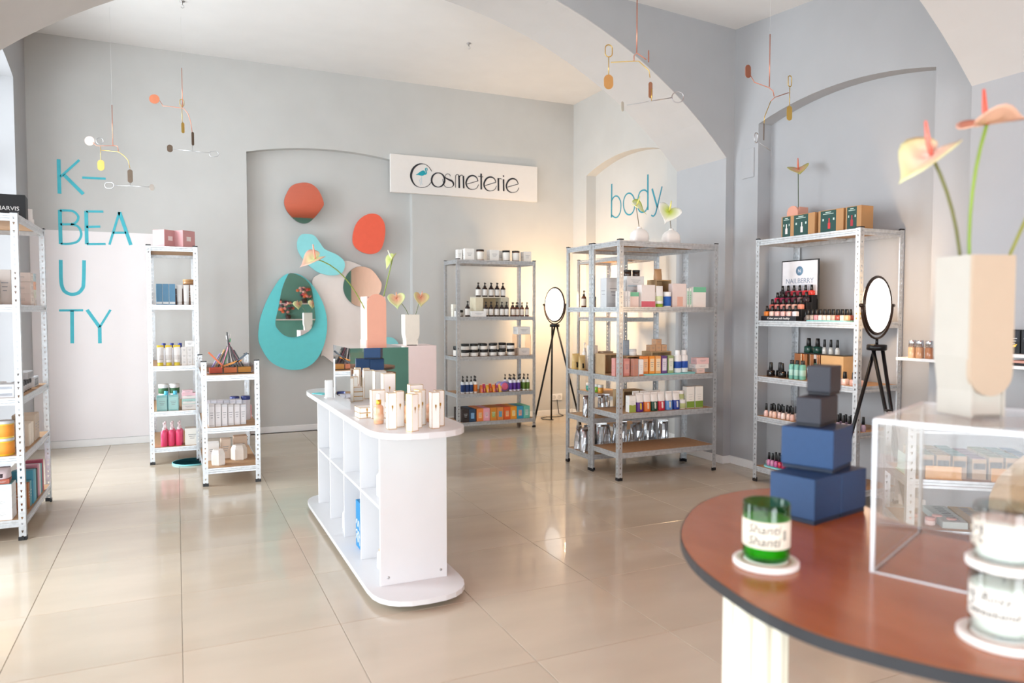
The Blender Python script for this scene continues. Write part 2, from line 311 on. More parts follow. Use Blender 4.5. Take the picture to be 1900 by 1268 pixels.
FLA= [[(2.407, 2.754), (2.433, 2.771), (2.459, 2.793), (2.485, 2.807), (2.502, 2.81), (2.516, 2.801), (2.521, 2.78), (2.508, 2.761), (2.479, 2.751), (2.443, 2.756)], [(2.513, 2.769), (2.531, 2.783), (2.527, 2.808), (2.521, 2.827), (2.53, 2.838), (2.541, 2.833), (2.541, 2.811)], [(2.477, 2.753), (2.477, 2.666), (2.489, 2.655)], [(2.475, 2.725), (2.453, 2.703), (2.466, 2.645)]]
BLOB={
'orange' : [(1.253, 2.592), (1.357, 2.537), (1.419, 2.406), (1.402, 2.337), (1.296, 2.206), (1.22, 2.169), (1.136, 2.194), (1.053, 2.279), (1.02, 2.372), (1.047, 2.469), (1.112, 2.559)] ,
'red' : [(1.915, 2.309), (2.007, 2.292), (2.068, 2.195), (2.062, 2.044), (2.014, 1.921), (1.922, 1.878), (1.811, 1.898), (1.735, 1.961), (1.72, 2.049), (1.753, 2.18), (1.824, 2.268)] ,
'turq' : [(1.219, 2.063), (1.313, 2.052), (1.37, 1.986), (1.427, 1.911), (1.543, 1.862), (1.621, 1.799), (1.63, 1.73), (1.59, 1.66), (1.482, 1.64), (1.347, 1.674), (1.234, 1.769), (1.16, 1.872), (1.146, 1.968), (1.171, 2.036)] ,
'big' : [(1.073, 1.653), (1.176, 1.638), (1.288, 1.547), (1.383, 1.392), (1.433, 1.235), (1.441, 1.077), (1.406, 0.901), (1.337, 0.765), (1.24, 0.683), (1.127, 0.654), (0.996, 0.674), (0.868, 0.749), (0.788, 0.875), (0.754, 0.99), (0.774, 1.179), (0.84, 1.369), (0.934, 1.541), (0.999, 1.619)] ,
'bigm' : [(1.079, 1.655), (1.195, 1.613), (1.273, 1.527), (1.302, 1.372), (1.319, 1.196), (1.303, 1.128), (1.245, 1.05), (1.131, 0.999), (1.028, 1.005), (0.955, 1.063), (0.919, 1.14), (0.949, 1.293), (0.988, 1.485), (1.036, 1.61)] ,
'pink' : [(1.66, 1.8), (1.769, 1.773), (1.839, 1.715), (1.817, 1.495), (1.814, 1.094), (1.81, 0.711), (1.57, 0.688), (1.415, 0.792), (1.386, 0.803), (1.443, 1.077), (1.42, 1.314), (1.335, 1.47), (1.302, 1.547), (1.318, 1.615), (1.385, 1.656), (1.581, 1.768)] ,
'rose' : [(1.799, 1.744), (1.92, 1.717), (2.012, 1.608), (2.036, 1.538), (2.0, 1.436), (1.917, 1.355), (1.836, 1.315), (1.745, 1.324), (1.656, 1.404), (1.62, 1.512), (1.649, 1.632), (1.719, 1.712)] ,
'tq2' : [(2.131, 0.978), (2.205, 0.915), (2.246, 0.781), (2.14, 0.701), (1.933, 0.708), (1.913, 0.85), (2.017, 0.96)] ,
}
PB = lambda u, v, d: (u, YB-0.0005-d, v)
names = ['K', None, None, 'dash', 'B', None, None, 'E', None, None, None, 'A', None, None, 'U', 'T', None, 'Y', None, None]
KG = [('letter_k', [0, 1, 2], 'K'), ('hyphen', [3], '-'), ('letter_b', [4, 5, 6], 'B'), ('letter_e', [7, 8, 9, 10], 'E'), ('letter_a', [11, 12, 13], 'A'), ('letter_u', [14], 'U'), ('letter_t', [15, 16], 'T'), ('letter_y', [17, 18, 19], 'Y')]
kb = empty('wall_lettering', 'turquoise painted lettering K-BEAUTY stacked down the pale left end wall', 'lettering', (-0.75, YB, 1.8))
def catmull(p, n=5):
    if len(p) < 3: return p
    out = []
    for i in range(len(p)-1):
        a, b_, c, d = p[max(i-1, 0)], p[i], p[i+1], p[min(i+2, len(p)-1)]
        for k in range(n):
            t = k/n
            out.append(tuple(0.5*((2*b_[q])+(-a[q]+c[q])*t+(2*a[q]-5*b_[q]+4*c[q]-d[q])*t*t+(-a[q]+3*b_[q]-3*c[q]+d[q])*t**3) for q in (0, 1)))
    out.append(p[-1]); return out
for nm, idx, ch in KG:
    b = MB()
    for i in idx:
        wd = 0.03 if i in (0, 4, 7, 12, 14, 16, 17, 19, 2) else 0.02
        b.ribbon(catmull(KB[i]) if len(KB[i]) > 2 else KB[i], wd, lambda u, v, d: (u+0.75, -0.0005-d, v-1.8), 0.003)
    link(nm, b, LETTER, kb)
bd = empty('wall_lettering', 'teal thin lowercase lettering reading body in the arched niche', 'lettering', (4.54, 6.6, 2.45))
for nm, idx in (('letter_b', [0, 1]), ('letter_o', [2]), ('letter_d', [3, 4]), ('letter_y', [5, 6])):
    b = MB()
    for i in idx: b.ribbon(catmull(BODY[i]) if len(BODY[i]) > 2 else BODY[i], 0.022 if i in (0, 3, 5) else 0.015, lambda u, v, d: (-0.0005-d, u-6.6, v-2.45), 0.003)
    link(nm, b, LETTERB, bd)
sg = empty('wall_sign', 'long white sign board reading Cosmeterie with a turquoise flamingo', 'sign', (3.0, YB, 2.75))
link('board', MB().bbox(2.129-3.0, 3.9-3.0, -0.04, -0.002, 2.553-2.75, 2.963-2.75, 0.002), mat('e9e4e0', 0.6, 0, 0.01), sg)
PS = lambda u, v, d: (u-3.0, -0.0402-d, v-2.75)
b = MB(); thick = {1: 0.02, 5: 0.018, 4: 0.018, 6: 0.018, 9: 0.018, 13: 0.018, 15: 0.018, 16: 0.022}
for i, st in enumerate(COS):
    p = catmull(st) if len(st) > 2 else st
    if i == 0: wd = [0.006+0.018*max(0, math.sin(PI*min(1, max(0, (k/len(p)-0.2)/0.5)))) for k in range(len(p))]
    elif i == 1: wd = [0.008+0.012*abs(math.cos(2*PI*k/len(p))) for k in range(len(p))]
    elif i == 2: wd = [0.006+0.015*math.sin(PI*min(1, max(0, (k/len(p)-0.3)/0.35))) for k in range(len(p))]
    elif i in (8, 12, 18): wd = [0.007+0.012*math.sin(PI*min(1, k/len(p)*1.4)) if k/len(p) < 0.71 else 0.006 for k in range(len(p))]
    elif i in (4, 6, 9, 13, 15): wd = 0.019
    elif i == 16: wd = 0.016
    else: wd = 0.007
    if i == 16: p = [(p[0][0]-0.006, p[0][1]), (p[0][0]+0.010, p[0][1])]
    b.ribbon(p, wd, PS, 0.002)
link('lettering', b, INK, sg)
b = MB(); b.prism([(x-3.0, z-2.75) for x, z in catmull(FLA[0]+[FLA[0][0]], 3)[:-1]], 'y', -0.0425, -0.0402)
p = catmull(FLA[1]); b.ribbon(p, [0.016-0.010*k/len(p) for k in range(len(p))], PS, 0.0022)
fm = link('flamingo_motif', b, mat('1f9fb0', 0.6, 0, 0.1, 60), sg)
b = MB(); b.ribbon(FLA[2], 0.003, PS, 0.002); b.ribbon(FLA[3], 0.003, PS, 0.002); link('motif_legs', b, mat('a9c9d8', 0.6), fm)
# wall shapes and shaped mirrors, on stand-offs in the recess
def smooth_close(p, n=4):
    m = len(p); out = []
    for i in range(m):
        a, b_, c, d = p[i-1], p[i], p[(i+1) % m], p[(i+2) % m]
        for k in range(n):
            t = k/n; out.append(tuple(0.5*((2*b_[q])+(-a[q]+c[q])*t+(2*a[q]-5*b_[q]+4*c[q]-d[q])*t*t+(-a[q]+3*b_[q]-3*c[q]+d[q])*t**3) for q in (0, 1)))
    return out
def blob(key, name, label, cat, y0, y1, m, wallY=YB+0.09, extra=None):
    p = smooth_close(BLOB[key]); cx = sum(a for a, _ in p)/len(p); cz = sum(a for _, a in p)/len(p)
    o = empty(name, label, cat, (cx, wallY, cz))
    link('panel', MB().prism([(x-cx, z-cz) for x, z in p], 'y', y0-wallY, y1-wallY), m, o)
    if y1 < wallY-0.004:
        for s in (-0.06, 0.06): link('stand_off', MB().lathe([(0.012, 0), (0.012, wallY-y1)], 10), STEEL, o, (s, y1-wallY, 0), rot=(-PI/2, 0, 0))
    return o
blob('pink', 'wall_panel', 'large blush white rounded wall panel behind the pink vase', 'wall panel', 7.845, 7.865, BLUSH)
blob('big', 'wall_panel', 'large turquoise egg-shaped wall panel holding a mirror', 'wall panel', 7.80, 7.825, TURQ)
blob('turq', 'wall_panel', 'light turquoise bean-shaped wall panel above the turquoise egg', 'wall panel', 7.79, 7.815, TURQL)
blob('red', 'wall_panel', 'coral red pebble-shaped wall panel below the sign', 'wall panel', 7.79, 7.815, RED)
blob('tq2', 'wall_panel', 'small turquoise rounded wall panel low behind the cream vase', 'wall panel', 7.79, 7.815, TURQL)
def mirror_blob(key, label, y0):
    o = blob(key, 'wall_mirror', label, 'mirror', y0+0.004, y0+0.018, mat('6f7a78', 0.5))
    p = smooth_close(BLOB[key]); cx, _, cz = o.location
    link('mirror_glass', MB().prism([(cx+(x-cx)*0.995-cx, cz+(z-cz)*0.995-cz) for x, z in p], 'y', y0-o.location.y, y0+0.0035-o.location.y), MIRROR, o)
    return o
mirror_blob('orange', 'pebble-shaped wall mirror reflecting orange, topmost on the back wall', 7.795)
mirror_blob('bigm', 'pear-shaped mirror mounted on the big turquoise egg panel', 7.778)
mirror_blob('rose', 'round-cornered mirror on the blush wall panel behind the pink vase', 7.82)

# ------------------------------------------------------------------ boltless shelving units
def post_mesh(h, lo=0.0):
    """L-shaped punched upright, corner at the origin, flanges along +x and +y"""
    b = MB(); fw = 0.034; a0, a1, c0, c1 = 0.0125, 0.0225, 0.0145, 0.0205; t = 0.0015
    def flange(P):
        z = 0.0
        while z < h-0.001:
            for k in range(2):
                z0 = z+0.03*k; z1 = min(z0+0.03, h)
                if z1-z0 < 0.029: 
                    if z1 > z0: b.add([P(0, z0), P(fw, z0), P(fw, z1), P(0, z1)], [(0, 1, 2, 3)])
                    continue
                h0, hm, h1 = z0+0.009, z0+0.016, z0+0.022
                V = [P(0, z0), P(fw, z0), P(fw, z1), P(0, z1), P(c0, h0), P(c1, h0), P(c1, hm), P(a1, hm), P(a1, h1), P(a0, h1), P(a0, hm), P(c0, hm)]
                b.add(V, [(0, 1, 5, 4), (1, 2, 8, 7, 6, 5), (2, 3, 9, 8), (3, 0, 4, 11, 10, 9)])
            z0 = min(z+0.06, h); z1 = min(z+0.075, h)
            if z1 > z0+1e-5: b.add([P(0, z0), P(fw, z0), P(fw, z1), P(0, z1)], [(0, 1, 2, 3)])
            z += 0.075
    flange(lambda u, z: (u, 0, z)); flange(lambda u, z: (0, u, z))
    flange(lambda u, z: (u, t, z)); flange(lambda u, z: (t, u, z))
    # closed edges
    b.box(fw, fw+0.0008, 0, t, 0, h).box(0, t, fw, fw+0.0008, 0, h)
    return b
BEAMP = [(0, 0.0), (0, -0.012), (0.0035, -0.015), (0.0035, -0.025), (0, -0.028), (0, -0.040), (0.012, -0.040), (0.012, -0.0375), (0.006, -0.036), (0.006, 0.0)]
def beam_mesh(L):   # runs along x from 0 to L, outer face at y = 0, inside towards +y
    n = len(BEAMP); return MB().add([(0, y, z) for y, z in BEAMP]+[(L, y, z) for y, z in BEAMP], [tuple(range(n)), tuple(range(2*n-1, n-1, -1))]+[(i, n+i, n+(i+1) % n, (i+1) % n) for i in range(n)])
class Unit: pass
def shelf_unit(label, x0, y0, W, D, H, levels, rz=0.0, group=None, tie=None):
    """x0,y0: world corner of the local origin; W along local x, D along local y"""
    u = Unit(); u.root = empty('shelving_unit', label, 'shelf', (x0, y0, 0), rz, group); r = u.root
    u.W, u.D, u.lv, u.rz, u.o = W, D, levels, rz, (x0, y0)
    pm = cm(('post', H), lambda: post_mesh(H), GALV)
    for (x, y, a) in ((0, 0, 0), (W, 0, PI/2), (W, D, PI), (0, D, -PI/2)):
        p = link('post', pm, None, r, (x, y, 0.004), a)
        link('foot_cap', cm('foot_cap', lambda: MB().bbox(-0.002, 0.038, -0.002, 0.008, -0.004, 0.018, 0.001).bbox(-0.002, 0.008, 0.0082, 0.038, -0.004, 0.018, 0.001), BLACKP), None, p)
        link('top_cap', cm('top_cap', lambda: MB().bbox(-0.002, 0.037, -0.002, 0.007, 0, 0.008, 0.001).bbox(-0.002, 0.007, 0.0072, 0.037, 0, 0.008, 0.001), BLACKP), None, p, (0, 0, H-0.004))
    bw = cm(('beam', W), lambda: beam_mesh(W-0.006), GALV); bd_ = cm(('beam', D), lambda: beam_mesh(D-0.006), GALV)
    for z in levels:
        s = link('shelf_board', cm(('board', W, D), lambda: MB().bbox(0.008, W-0.008, 0.008, D-0.008, -0.009, 0, 0.001), MDF), None, r, (0, 0, z))
        link('beam', bw, None, s, (0.003, 0.002, 0.002)); link('beam', bw, None, s, (W-0.003, D-0.002, 0.002), PI)
        link('beam', bd_, None, s, (W-0.002, 0.003, 0.002), PI/2); link('beam', bd_, None, s, (0.002, D-0.003, 0.002), -PI/2)
        if W > 0.6: link('brace', cm(('brace', D), lambda: MB().bbox(-0.012, 0.012, 0.015, D-0.015, -0.024, -0.0095, 0.001), GALV), None, s, (W/2, 0, 0))
    return u
TOP = 1.795
U1 = shelf_unit('galvanised shelf at the left edge below the black MARVIS box', -1.175, 4.75, 0.40, 0.92, 1.8, [0.115, 0.47, 0.79, 1.30, TOP])
U2 = shelf_unit('tall narrow galvanised shelf beside the K-BEAUTY lettering', -0.215, 6.65, 0.385, 0.90, 1.8, [0.135, 0.435, 0.81, 1.315, TOP])
U3 = shelf_unit('half-height galvanised shelf with fan of coloured packs on top', 0.155, 5.665, 0.395, 0.90, 0.9, [0.125, 0.42, 0.80])
U4 = shelf_unit('galvanised shelf of dark bottles and jars under the sign', 2.63, 7.08, 0.905, 0.40, 1.8, [0.10, 0.40, 0.785, 1.205, TOP])
U5 = shelf_unit('galvanised shelf carrying the two white bud vases', 2.965, 4.56, 0.915, 0.40, 1.79, [0.205, 0.50, 0.775, 1.295, 1.785])
U6 = shelf_unit('galvanised shelf standing directly behind the two-vase shelf', 2.965, 4.965, 0.915, 0.40, 1.79, [0.12, 0.41, 0.785, 1.295, 1.785])
U7 = shelf_unit('galvanised shelf of nail polish in the right-hand niche', 3.895, 4.165, 0.905, 0.40, 1.79, [0.115, 0.49, 0.785, 1.195, 1.785], -PI/2)
U9 = shelf_unit('galvanised shelf in the far right corner, mostly hidden', 3.89, 6.80, 0.905, 0.40, 1.8, [0.12, 0.42, 0.79, 1.20, TOP], -PI/2)
a8 = -math.atan2(0.61, 0.79)
U8 = shelf_unit('low galvanised shelf of kraft boxes behind the clear plinth', 3.02, 2.25, 0.90, 0.40, 0.76, [0.12, 0.27, 0.50, 0.75], a8)
# ------------------------------------------------------------------ product builders (local front faces -y)
def loft(rings, n=20, sup=1.0, jitter=0.0, seed=0):
    rnd = random.Random(seed); b = MB(); vs = []; fs = []
    for (rx, ry, z) in rings:
        for i in range(n):
            a = 2*PI*(i+0.5)/n; c, s = math.cos(a), math.sin(a)
            q = (abs(c)**sup*(1 if c > 0 else -1), abs(s)**sup*(1 if s > 0 else -1)); j = 1+rnd.uniform(-jitter, jitter)
            vs.append((rx*q[0]*j, ry*q[1]*j+rnd.uniform(-jitter, jitter)*0.05, z))
    m = len(rings)
    for j in range(m-1):
        for i in range(n): k = (i+1) % n; fs.append((j*n+i, j*n+k, (j+1)*n+k, (j+1)*n+i))
    fs += [tuple(range(n-1, -1, -1)), tuple((m-1)*n+i for i in range(n))]
    return b.add(vs, fs, jitter == 0)
def carton(label, loc, dims, col, panel=None, rz=0.0, group=None, name='carton', cat='box', frac=(0.12, 0.88, 0.15, 0.85), rough=0.55, lid=None, mark=True):
    w_, d_, h_ = dims; m = mat(col, rough, 0, 0.02)
    o = link(name, cm(('carton', dims), lambda: MB().bbox(-w_/2, w_/2, -d_/2, d_/2, 0, h_, min(0.0015, min(dims)*0.1)), m), None, None, loc, rz); tag(o, label, cat, group)
    if panel:
        x0, x1, z0, z1 = frac
        link('label_panel', cm(('panel', dims, frac), lambda: MB().box(-w_/2+w_*x0, -w_/2+w_*x1, -d_/2-0.0006, -d_/2+0.0002, h_*z0, h_*z1), mat(panel, rough, 0, 0.02)), None, o)
    if mark:
        def mk():
            b = MB()
            for k in range(3): b.box(-w_*(0.28-0.06*k), w_*(0.28-0.06*k), -d_/2-0.0010, -d_/2-0.0004, h_*(0.62-0.11*k), h_*(0.645-0.11*k))
            for k in range(2): b.box(-w_/2-0.0006, -w_/2+0.0002, -d_*0.28, d_*(0.28-0.08*k), h_*(0.55-0.12*k), h_*(0.57-0.12*k))
            return b
        link('print', cm(('print', dims), mk, mat('8d8f94' if sum(lin(panel or col)[:3]) > 0.9 else 'd8d8d6', 0.6)), None, o)
    link('lid', cm(('lidf', dims), lambda: MB().box(-w_/2+0.001, w_/2-0.001, -d_/2+0.001, d_/2-0.001, h_-0.0004, h_+0.0006), mat(lid, rough) if lid else m), None, o)
    return o
def pump(label, loc, h, r, body, lab, cap='17171a', rz=0.0, group=None, name='pump_bottle', glass=0.0, trans=False):
    o = empty(name, label, 'bottle', loc, rz, group)
    bm_ = clear(body) if trans else mat(body, 0.2, 0, 0.03, 20, 0, 0.3)
    H = h*0.70
    link('body', cm(('pb', h, r), lambda: MB().lathe([(r*0.9, 0), (r, 0.004), (r, H*0.80), (r*0.93, H*0.88), (r*0.45, H*0.97), (r*0.42, H)], 18), bm_), None, o)
    if lab: link('label', cm(('pl', h, r), lambda: MB().lathe([(r+0.0004, H*0.14), (r+0.0009, H*0.145), (r+0.0009, H*0.72), (r+0.0004, H*0.725)], 18), mat(lab, 0.6)), None, o)
    def head():
        b = MB().lathe([(r*0.48, H*0.97), (r*0.5, H*1.0), (r*0.5, H*1.10), (r*0.2, H*1.12), (r*0.16, h*0.9), (r*0.32, h*0.91), (r*0.32, h*0.97), (r*0.2, h)], 12)
        return b.tube([(0, 0, h*0.955), (0, -r*0.7, h*0.96), (0, -r*1.15, h*0.93)], r*0.12, 6)
    link('pump_head', cm(('ph', h, r), head, mat(cap, 0.3)), None, o); return o
def dropper(label, loc, h, r, body, collar='c99a3e', cap='f6f4f2', group=None, trans=True):
    o = empty('serum_bottle', label, 'bottle', loc, 0, group); H = h*0.66
    link('body', cm(('db', h, r), lambda: MB().lathe([(r*0.9, 0), (r, 0.004), (r, H*0.78), (r*0.9, H*0.88), (r*0.5, H*0.97), (r*0.46, H)], 20), mat(body, 0.22, 0, 0.03, 20, 0, 0.4)), None, o)
    link('label', cm(('dl', h, r), lambda: MB().lathe([(r+0.0003, H*0.18), (r+0.0007, H*0.18), (r+0.0007, H*0.5), (r+0.0003, H*0.5)], 20), mat('f0c6a6', 0.5)), None, o)
    link('collar', cm(('dc', h, r), lambda: MB().lathe([(r*0.5, H*0.98), (r*0.52, H*1.0), (r*0.52, h*0.80), (r*0.46, h*0.81)], 18), mat(collar, 0.3, 0.9)), None, o)
    link('cap', cm(('dp', h, r), lambda: MB().lathe([(r*0.44, h*0.80), (r*0.46, h*0.81), (r*0.42, h*0.98), (r*0.36, h)], 18), mat(cap, 0.4)), None, o); return o
def nail(label, loc, h, r, col, cap='141416', group=None, square=False):
    o = empty('nail_polish', label, 'nail polish', loc, 0, group); H = h*0.48
    if square: bf = lambda: loft([(r*0.92, r*0.92, 0), (r, r, 0.002), (r, r, H*0.85), (r*0.8, r*0.8, H*0.95), (r*0.45, r*0.45, H)], 16, 0.45)
    else: bf = lambda: MB().lathe([(r*0.9, 0), (r, 0.002), (r*0.98, H*0.6), (r*0.8, H*0.85), (r*0.5, H)], 14)
    link('bottle', cm(('nb', h, r, square), bf, mat(col, 0.12, 0, 0.02, 20, 0, 0.6)), None, o)
    link('cap', cm(('nc', h, r), lambda: MB().lathe([(r*0.56, H*0.98), (r*0.62, H*1.02), (r*0.5, h*0.97), (r*0.42, h)], 12), mat(cap, 0.3)), None, o); return o
def jar(label, loc, h, r, body, lid, lab=None, group=None, name='jar', cat='jar', lidh=0.32):
    o = empty(name, label, cat, loc, 0, group); H = h*(1-lidh)
    link('body', cm(('jb', h, r, lidh), lambda: MB().lathe([(r*0.93, 0), (r*0.98, 0.003), (r*0.98, H-0.002), (r*0.9, H)], 20), mat(body, 0.22, 0, 0.03, 20, 0, 0.3)), None, o)
    link('lid', cm(('jl', h, r, lidh), lambda: MB().lathe([(r*0.97, H), (r, H+0.002), (r, h-0.003), (r*0.96, h)], 20), mat(lid, 0.35)), None, o)
    if lab: link('label', cm(('ja', h, r, lidh), lambda: MB().lathe([(r*0.98, H*0.12), (r*0.99+0.0006, H*0.13), (r*0.99+0.0006, H*0.92), (r*0.98, H*0.93)], 20), mat(lab, 0.6)), None, o)
    return o
def squeeze(label, loc, h, w_, col, cap, band=None, group=None, rz=0.0, capdown=True):
    o = empty('squeeze_tube', label, 'tube', loc, rz, group); r = w_/2; ch = h*0.16
    link('cap', cm(('sc', h, w_), lambda: MB().lathe([(r*0.9, 0), (r*0.92, 0.002), (r*0.88, ch)], 16), mat(cap, 0.35)), None, o)
    link('tube', cm(('st', h, w_), lambda: loft([(r*0.86, r*0.86, ch), (r*0.95, r*0.86, ch+0.006), (r, r*0.62, h*0.6), (r*1.04, r*0.12, h*0.95), (r*1.04, r*0.1, h)], 18), mat(col, 0.35, 0, 0.02)), None, o)
    if band: link('band', cm(('sb', h, w_), lambda: loft([(r*0.97, r*0.86, h*0.30), (r*0.985, r*0.82, h*0.34), (r*1.0, r*0.70, h*0.50), (r*0.99, r*0.69, h*0.52)], 18), mat(band, 0.45)), None, o)
    return o
def topcap_tube(label, loc, h, w_, col, cap, band=None, group=None):
    """tube or bottle with the cap on top"""
    o = empty('product_bottle', label, 'bottle', loc, 0, group); r = w_/2; H = h*0.80
    link('body', cm(('tb', h, w_), lambda: loft([(r*0.92, r*0.75, 0), (r, r*0.82, 0.004), (r, r*0.82, H*0.9), (r*0.8, r*0.7, H*0.97), (r*0.5, r*0.5, H)], 18, 0.8), mat(col, 0.3)), None, o)
    link('cap', cm(('tc', h, w_), lambda: MB().lathe([(r*0.62, H-0.001), (r*0.66, H+0.002), (r*0.62, h-0.002), (r*0.55, h)], 16), mat(cap, 0.35)), None, o)
    if band: link('band', cm(('tn', h, w_), lambda: loft([(r*1.0, r*0.82, H*0.25), (r*1.02, r*0.84, H*0.26), (r*1.02, r*0.84, H*0.62), (r*1.0, r*0.82, H*0.63)], 18, 0.8), mat(band, 0.5)), None, o)
    return o
def pouch(label, loc, w_, h, d_, col, top='f2f0ee', rz=0.0, group=None, seed=0, crumple=0.0, metal=False, window=None):
    o = empty('pouch', label, 'pouch', loc, rz, group); r = w_/2
    m = SILVER if metal else mat(col, 0.4, 0, 0.05, 40)
    rings = [(r*0.96, d_*0.5, 0), (r, d_*0.5, h*0.05), (r*0.98, d_*0.48, h*0.35), (r*0.97, d_*0.36, h*0.6), (r*0.99, d_*0.12, h*0.85), (r, d_*0.03, h*0.93)]
    link('bag', cm(('po', w_, h, d_, seed), lambda: loft(rings, 20, 0.75, crumple, seed), m), None, o)
    link('top_seal', cm(('ps', w_, h, d_), lambda: MB().bbox(-r, r, -0.002, 0.002, h*0.92, h, 0.0008), SILVER if metal else mat(top, 0.4)), None, o)
    if not metal and h > 0.12:
        link('upper_wrap', cm(('pu', w_, h, d_), lambda: loft([(r*0.99, d_*0.44, h*0.50), (r*1.01, d_*0.43, h*0.52), (r*0.99, d_*0.38, h*0.6), (r*1.01, d_*0.14, h*0.85), (r*1.01, d_*0.05, h*0.93)], 20, 0.75), mat(top, 0.4)), None, o)
    if window:
        link('print', cm(('pw', w_, h, d_), lambda: loft([(r*0.55, d_*0.51, h*0.12), (r*0.7, d_*0.5, h*0.2), (r*0.6, d_*0.49, h*0.4), (r*0.4, d_*0.47, h*0.46)], 12, 0.75), mat(window, 0.4)), None, o)
    return o
def crate(label, loc, dims, rz=0.0, group=None, open_side=True):
    w_, d_, h_ = dims; o = empty('wooden_crate', label, 'crate', loc, rz, group); t = 0.008
    W_ = wood('b99a72', 'cbb08a', (30, 3, 3), 0.65)
    link('side_panel', MB().bbox(-w_/2, -w_/2+t, -d_/2, d_/2, 0, h_, 0.001), W_, o); link('side_panel', MB().bbox(w_/2-t, w_/2, -d_/2, d_/2, 0, h_, 0.001), W_, o)
    link('bottom_panel', MB().bbox(-w_/2+t, w_/2-t, -d_/2, d_/2, 0, t, 0.001), W_, o); link('top_panel', MB().bbox(-w_/2+t, w_/2-t, -d_/2, d_/2, h_-t, h_, 0.001), W_, o)
    link('back_panel', MB().bbox(-w_/2+t, w_/2-t, d_/2-t, d_/2, t, h_-t, 0.001), W_, o); return o
def tray(label, loc, w_, d_, col=None, rz=0.0, group=None):
    rr = min(w_, d_)/2
    p = []
    for cx, cy, a0 in ((w_/2-rr, d_/2-rr, 0), (-w_/2+rr, d_/2-rr, 90), (-w_/2+rr, -d_/2+rr, 180), (w_/2-rr, -d_/2+rr, 270)):
        for k in range(9): a = math.radians(a0+k*11.25); p.append((cx+rr*math.cos(a), cy+rr*math.sin(a)))
    o = link('display_tray', MB().prism(p, 'z', 0, 0.008), TURQL, None, loc, rz)
    b = MB(); q = [(x*0.99, y*0.99) for x, y in p]; b.tube([(x, y, 0.0085) for x, y in q], 0.0015, 5, True); link('rim', b, TURQL, o)
    return tag(o, label, 'tray', group)
def ring_label(tmpl, i, n, **k):
    o = ordn(i, n, **k); s = tmpl.replace('{o}', o).strip().replace('  ', ' '); return s
def rowp(fn, pts, tmpl, group, *a, **k):
    for i, p in enumerate(pts): fn(ring_label(tmpl, i, len(pts)), p, *a, group=group, **k)

# ------------------------------------------------------------------ flowers and vases
def anthurium(label, base, tip, bend, face, tipdir, size, col, edge, spad='f06a4a', stemc='7d9a3a', group=None, r=0.003):
    """cut anthurium: stem from base to tip (world), bend = sideways pull of the stem, face = direction the spathe looks to"""
    base = Vector(base); tip = Vector(tip); o = empty('anthurium', label, 'flower', base, 0, group)
    mid = (base+tip)/2+Vector(bend); pts = []
    for k in range(9): t = k/8; pts.append(base*(1-t)**2+mid*2*t*(1-t)+tip*t*t-base)
    link('stem', MB().tube(pts, r, 8), mat(stemc, 0.5, 0, 0.12, 8), o)
    n = Vector(face).normalized(); up = Vector((0, 0, 1)); td = Vector(tipdir); lo = -(td-n*td.dot(n)).normalized(); side = lo.cross(n).normalized()
    N = 32; rings = 6; vs = []; fs = []; out = []
    for i in range(N):
        a = 2*PI*(i+0.5)/N; c = math.cos(a); out.append((15*math.sin(a)**3/24, (13*c-5*math.cos(2*a)-2*math.cos(3*a)-math.cos(4*a)-3)/24))
    for j in range(rings+1):
        f = j/rings
        for (x, y) in out:
            px, py = x*f*size, y*f*size; cup = 0.22*size*(f**2)*abs(x/0.62)**1.5-0.10*size*(abs(py)/size)**2+0.02*size*math.sin(9*f+x*8)
            vs.append(tip-base+side*px+lo*py+n*(cup+0.004))
    for j in range(rings):
        for i in range(N): k = (i+1) % N; fs.append((j*N+i, j*N+k, (j+1)*N+k, (j+1)*N+i))
    b = MB().add(vs, fs, True); sp = link('spathe', b, petal(col, edge, tip-base, size), o)
    so = sp.modifiers.new('thick', 'SOLIDIFY'); so.thickness = 0.0012
    q = [tip-base+n*0.002, tip-base+n*size*0.22+up*size*0.10, tip-base+n*size*0.38+up*size*0.34]
    link('spadix', MB().tube(q, 0, 8, radii=[size*0.045, size*0.05, size*0.025]), mat(spad, 0.5, 0, 0.15, 300, 0.2), o)
    return o
def petal(col, edge, c, size):
    key = ('petal', col, edge, round(size, 3), tuple(round(x, 2) for x in c))
    if key in MC: return MC[key]
    m = mat(col, 0.35, 0, 0.05, 60, 0, 0.2).copy(); nt = m.node_tree; b = nt.nodes['Principled BSDF']
    tc = nt.nodes.new('ShaderNodeTexCoord'); vm = nt.nodes.new('ShaderNodeVectorMath'); vm.operation = 'DISTANCE'; vm.inputs[1].default_value = tuple(c)
    mr = nt.nodes.new('ShaderNodeMapRange'); mr.inputs[1].default_value = size*0.12; mr.inputs[2].default_value = size*0.62
    mx = nt.nodes.new('ShaderNodeMix'); mx.data_type = 'RGBA'; mx.inputs[6].default_value = lin(col); mx.inputs[7].default_value = lin(edge)
    nt.links.new(tc.outputs['Object'], vm.inputs[0]); nt.links.new(vm.outputs['Value'], mr.inputs[0]); nt.links.new(mr.outputs[0], mx.inputs[0]); nt.links.new(mx.outputs[2], b.inputs['Base Color'])
    MC[key] = m; return m
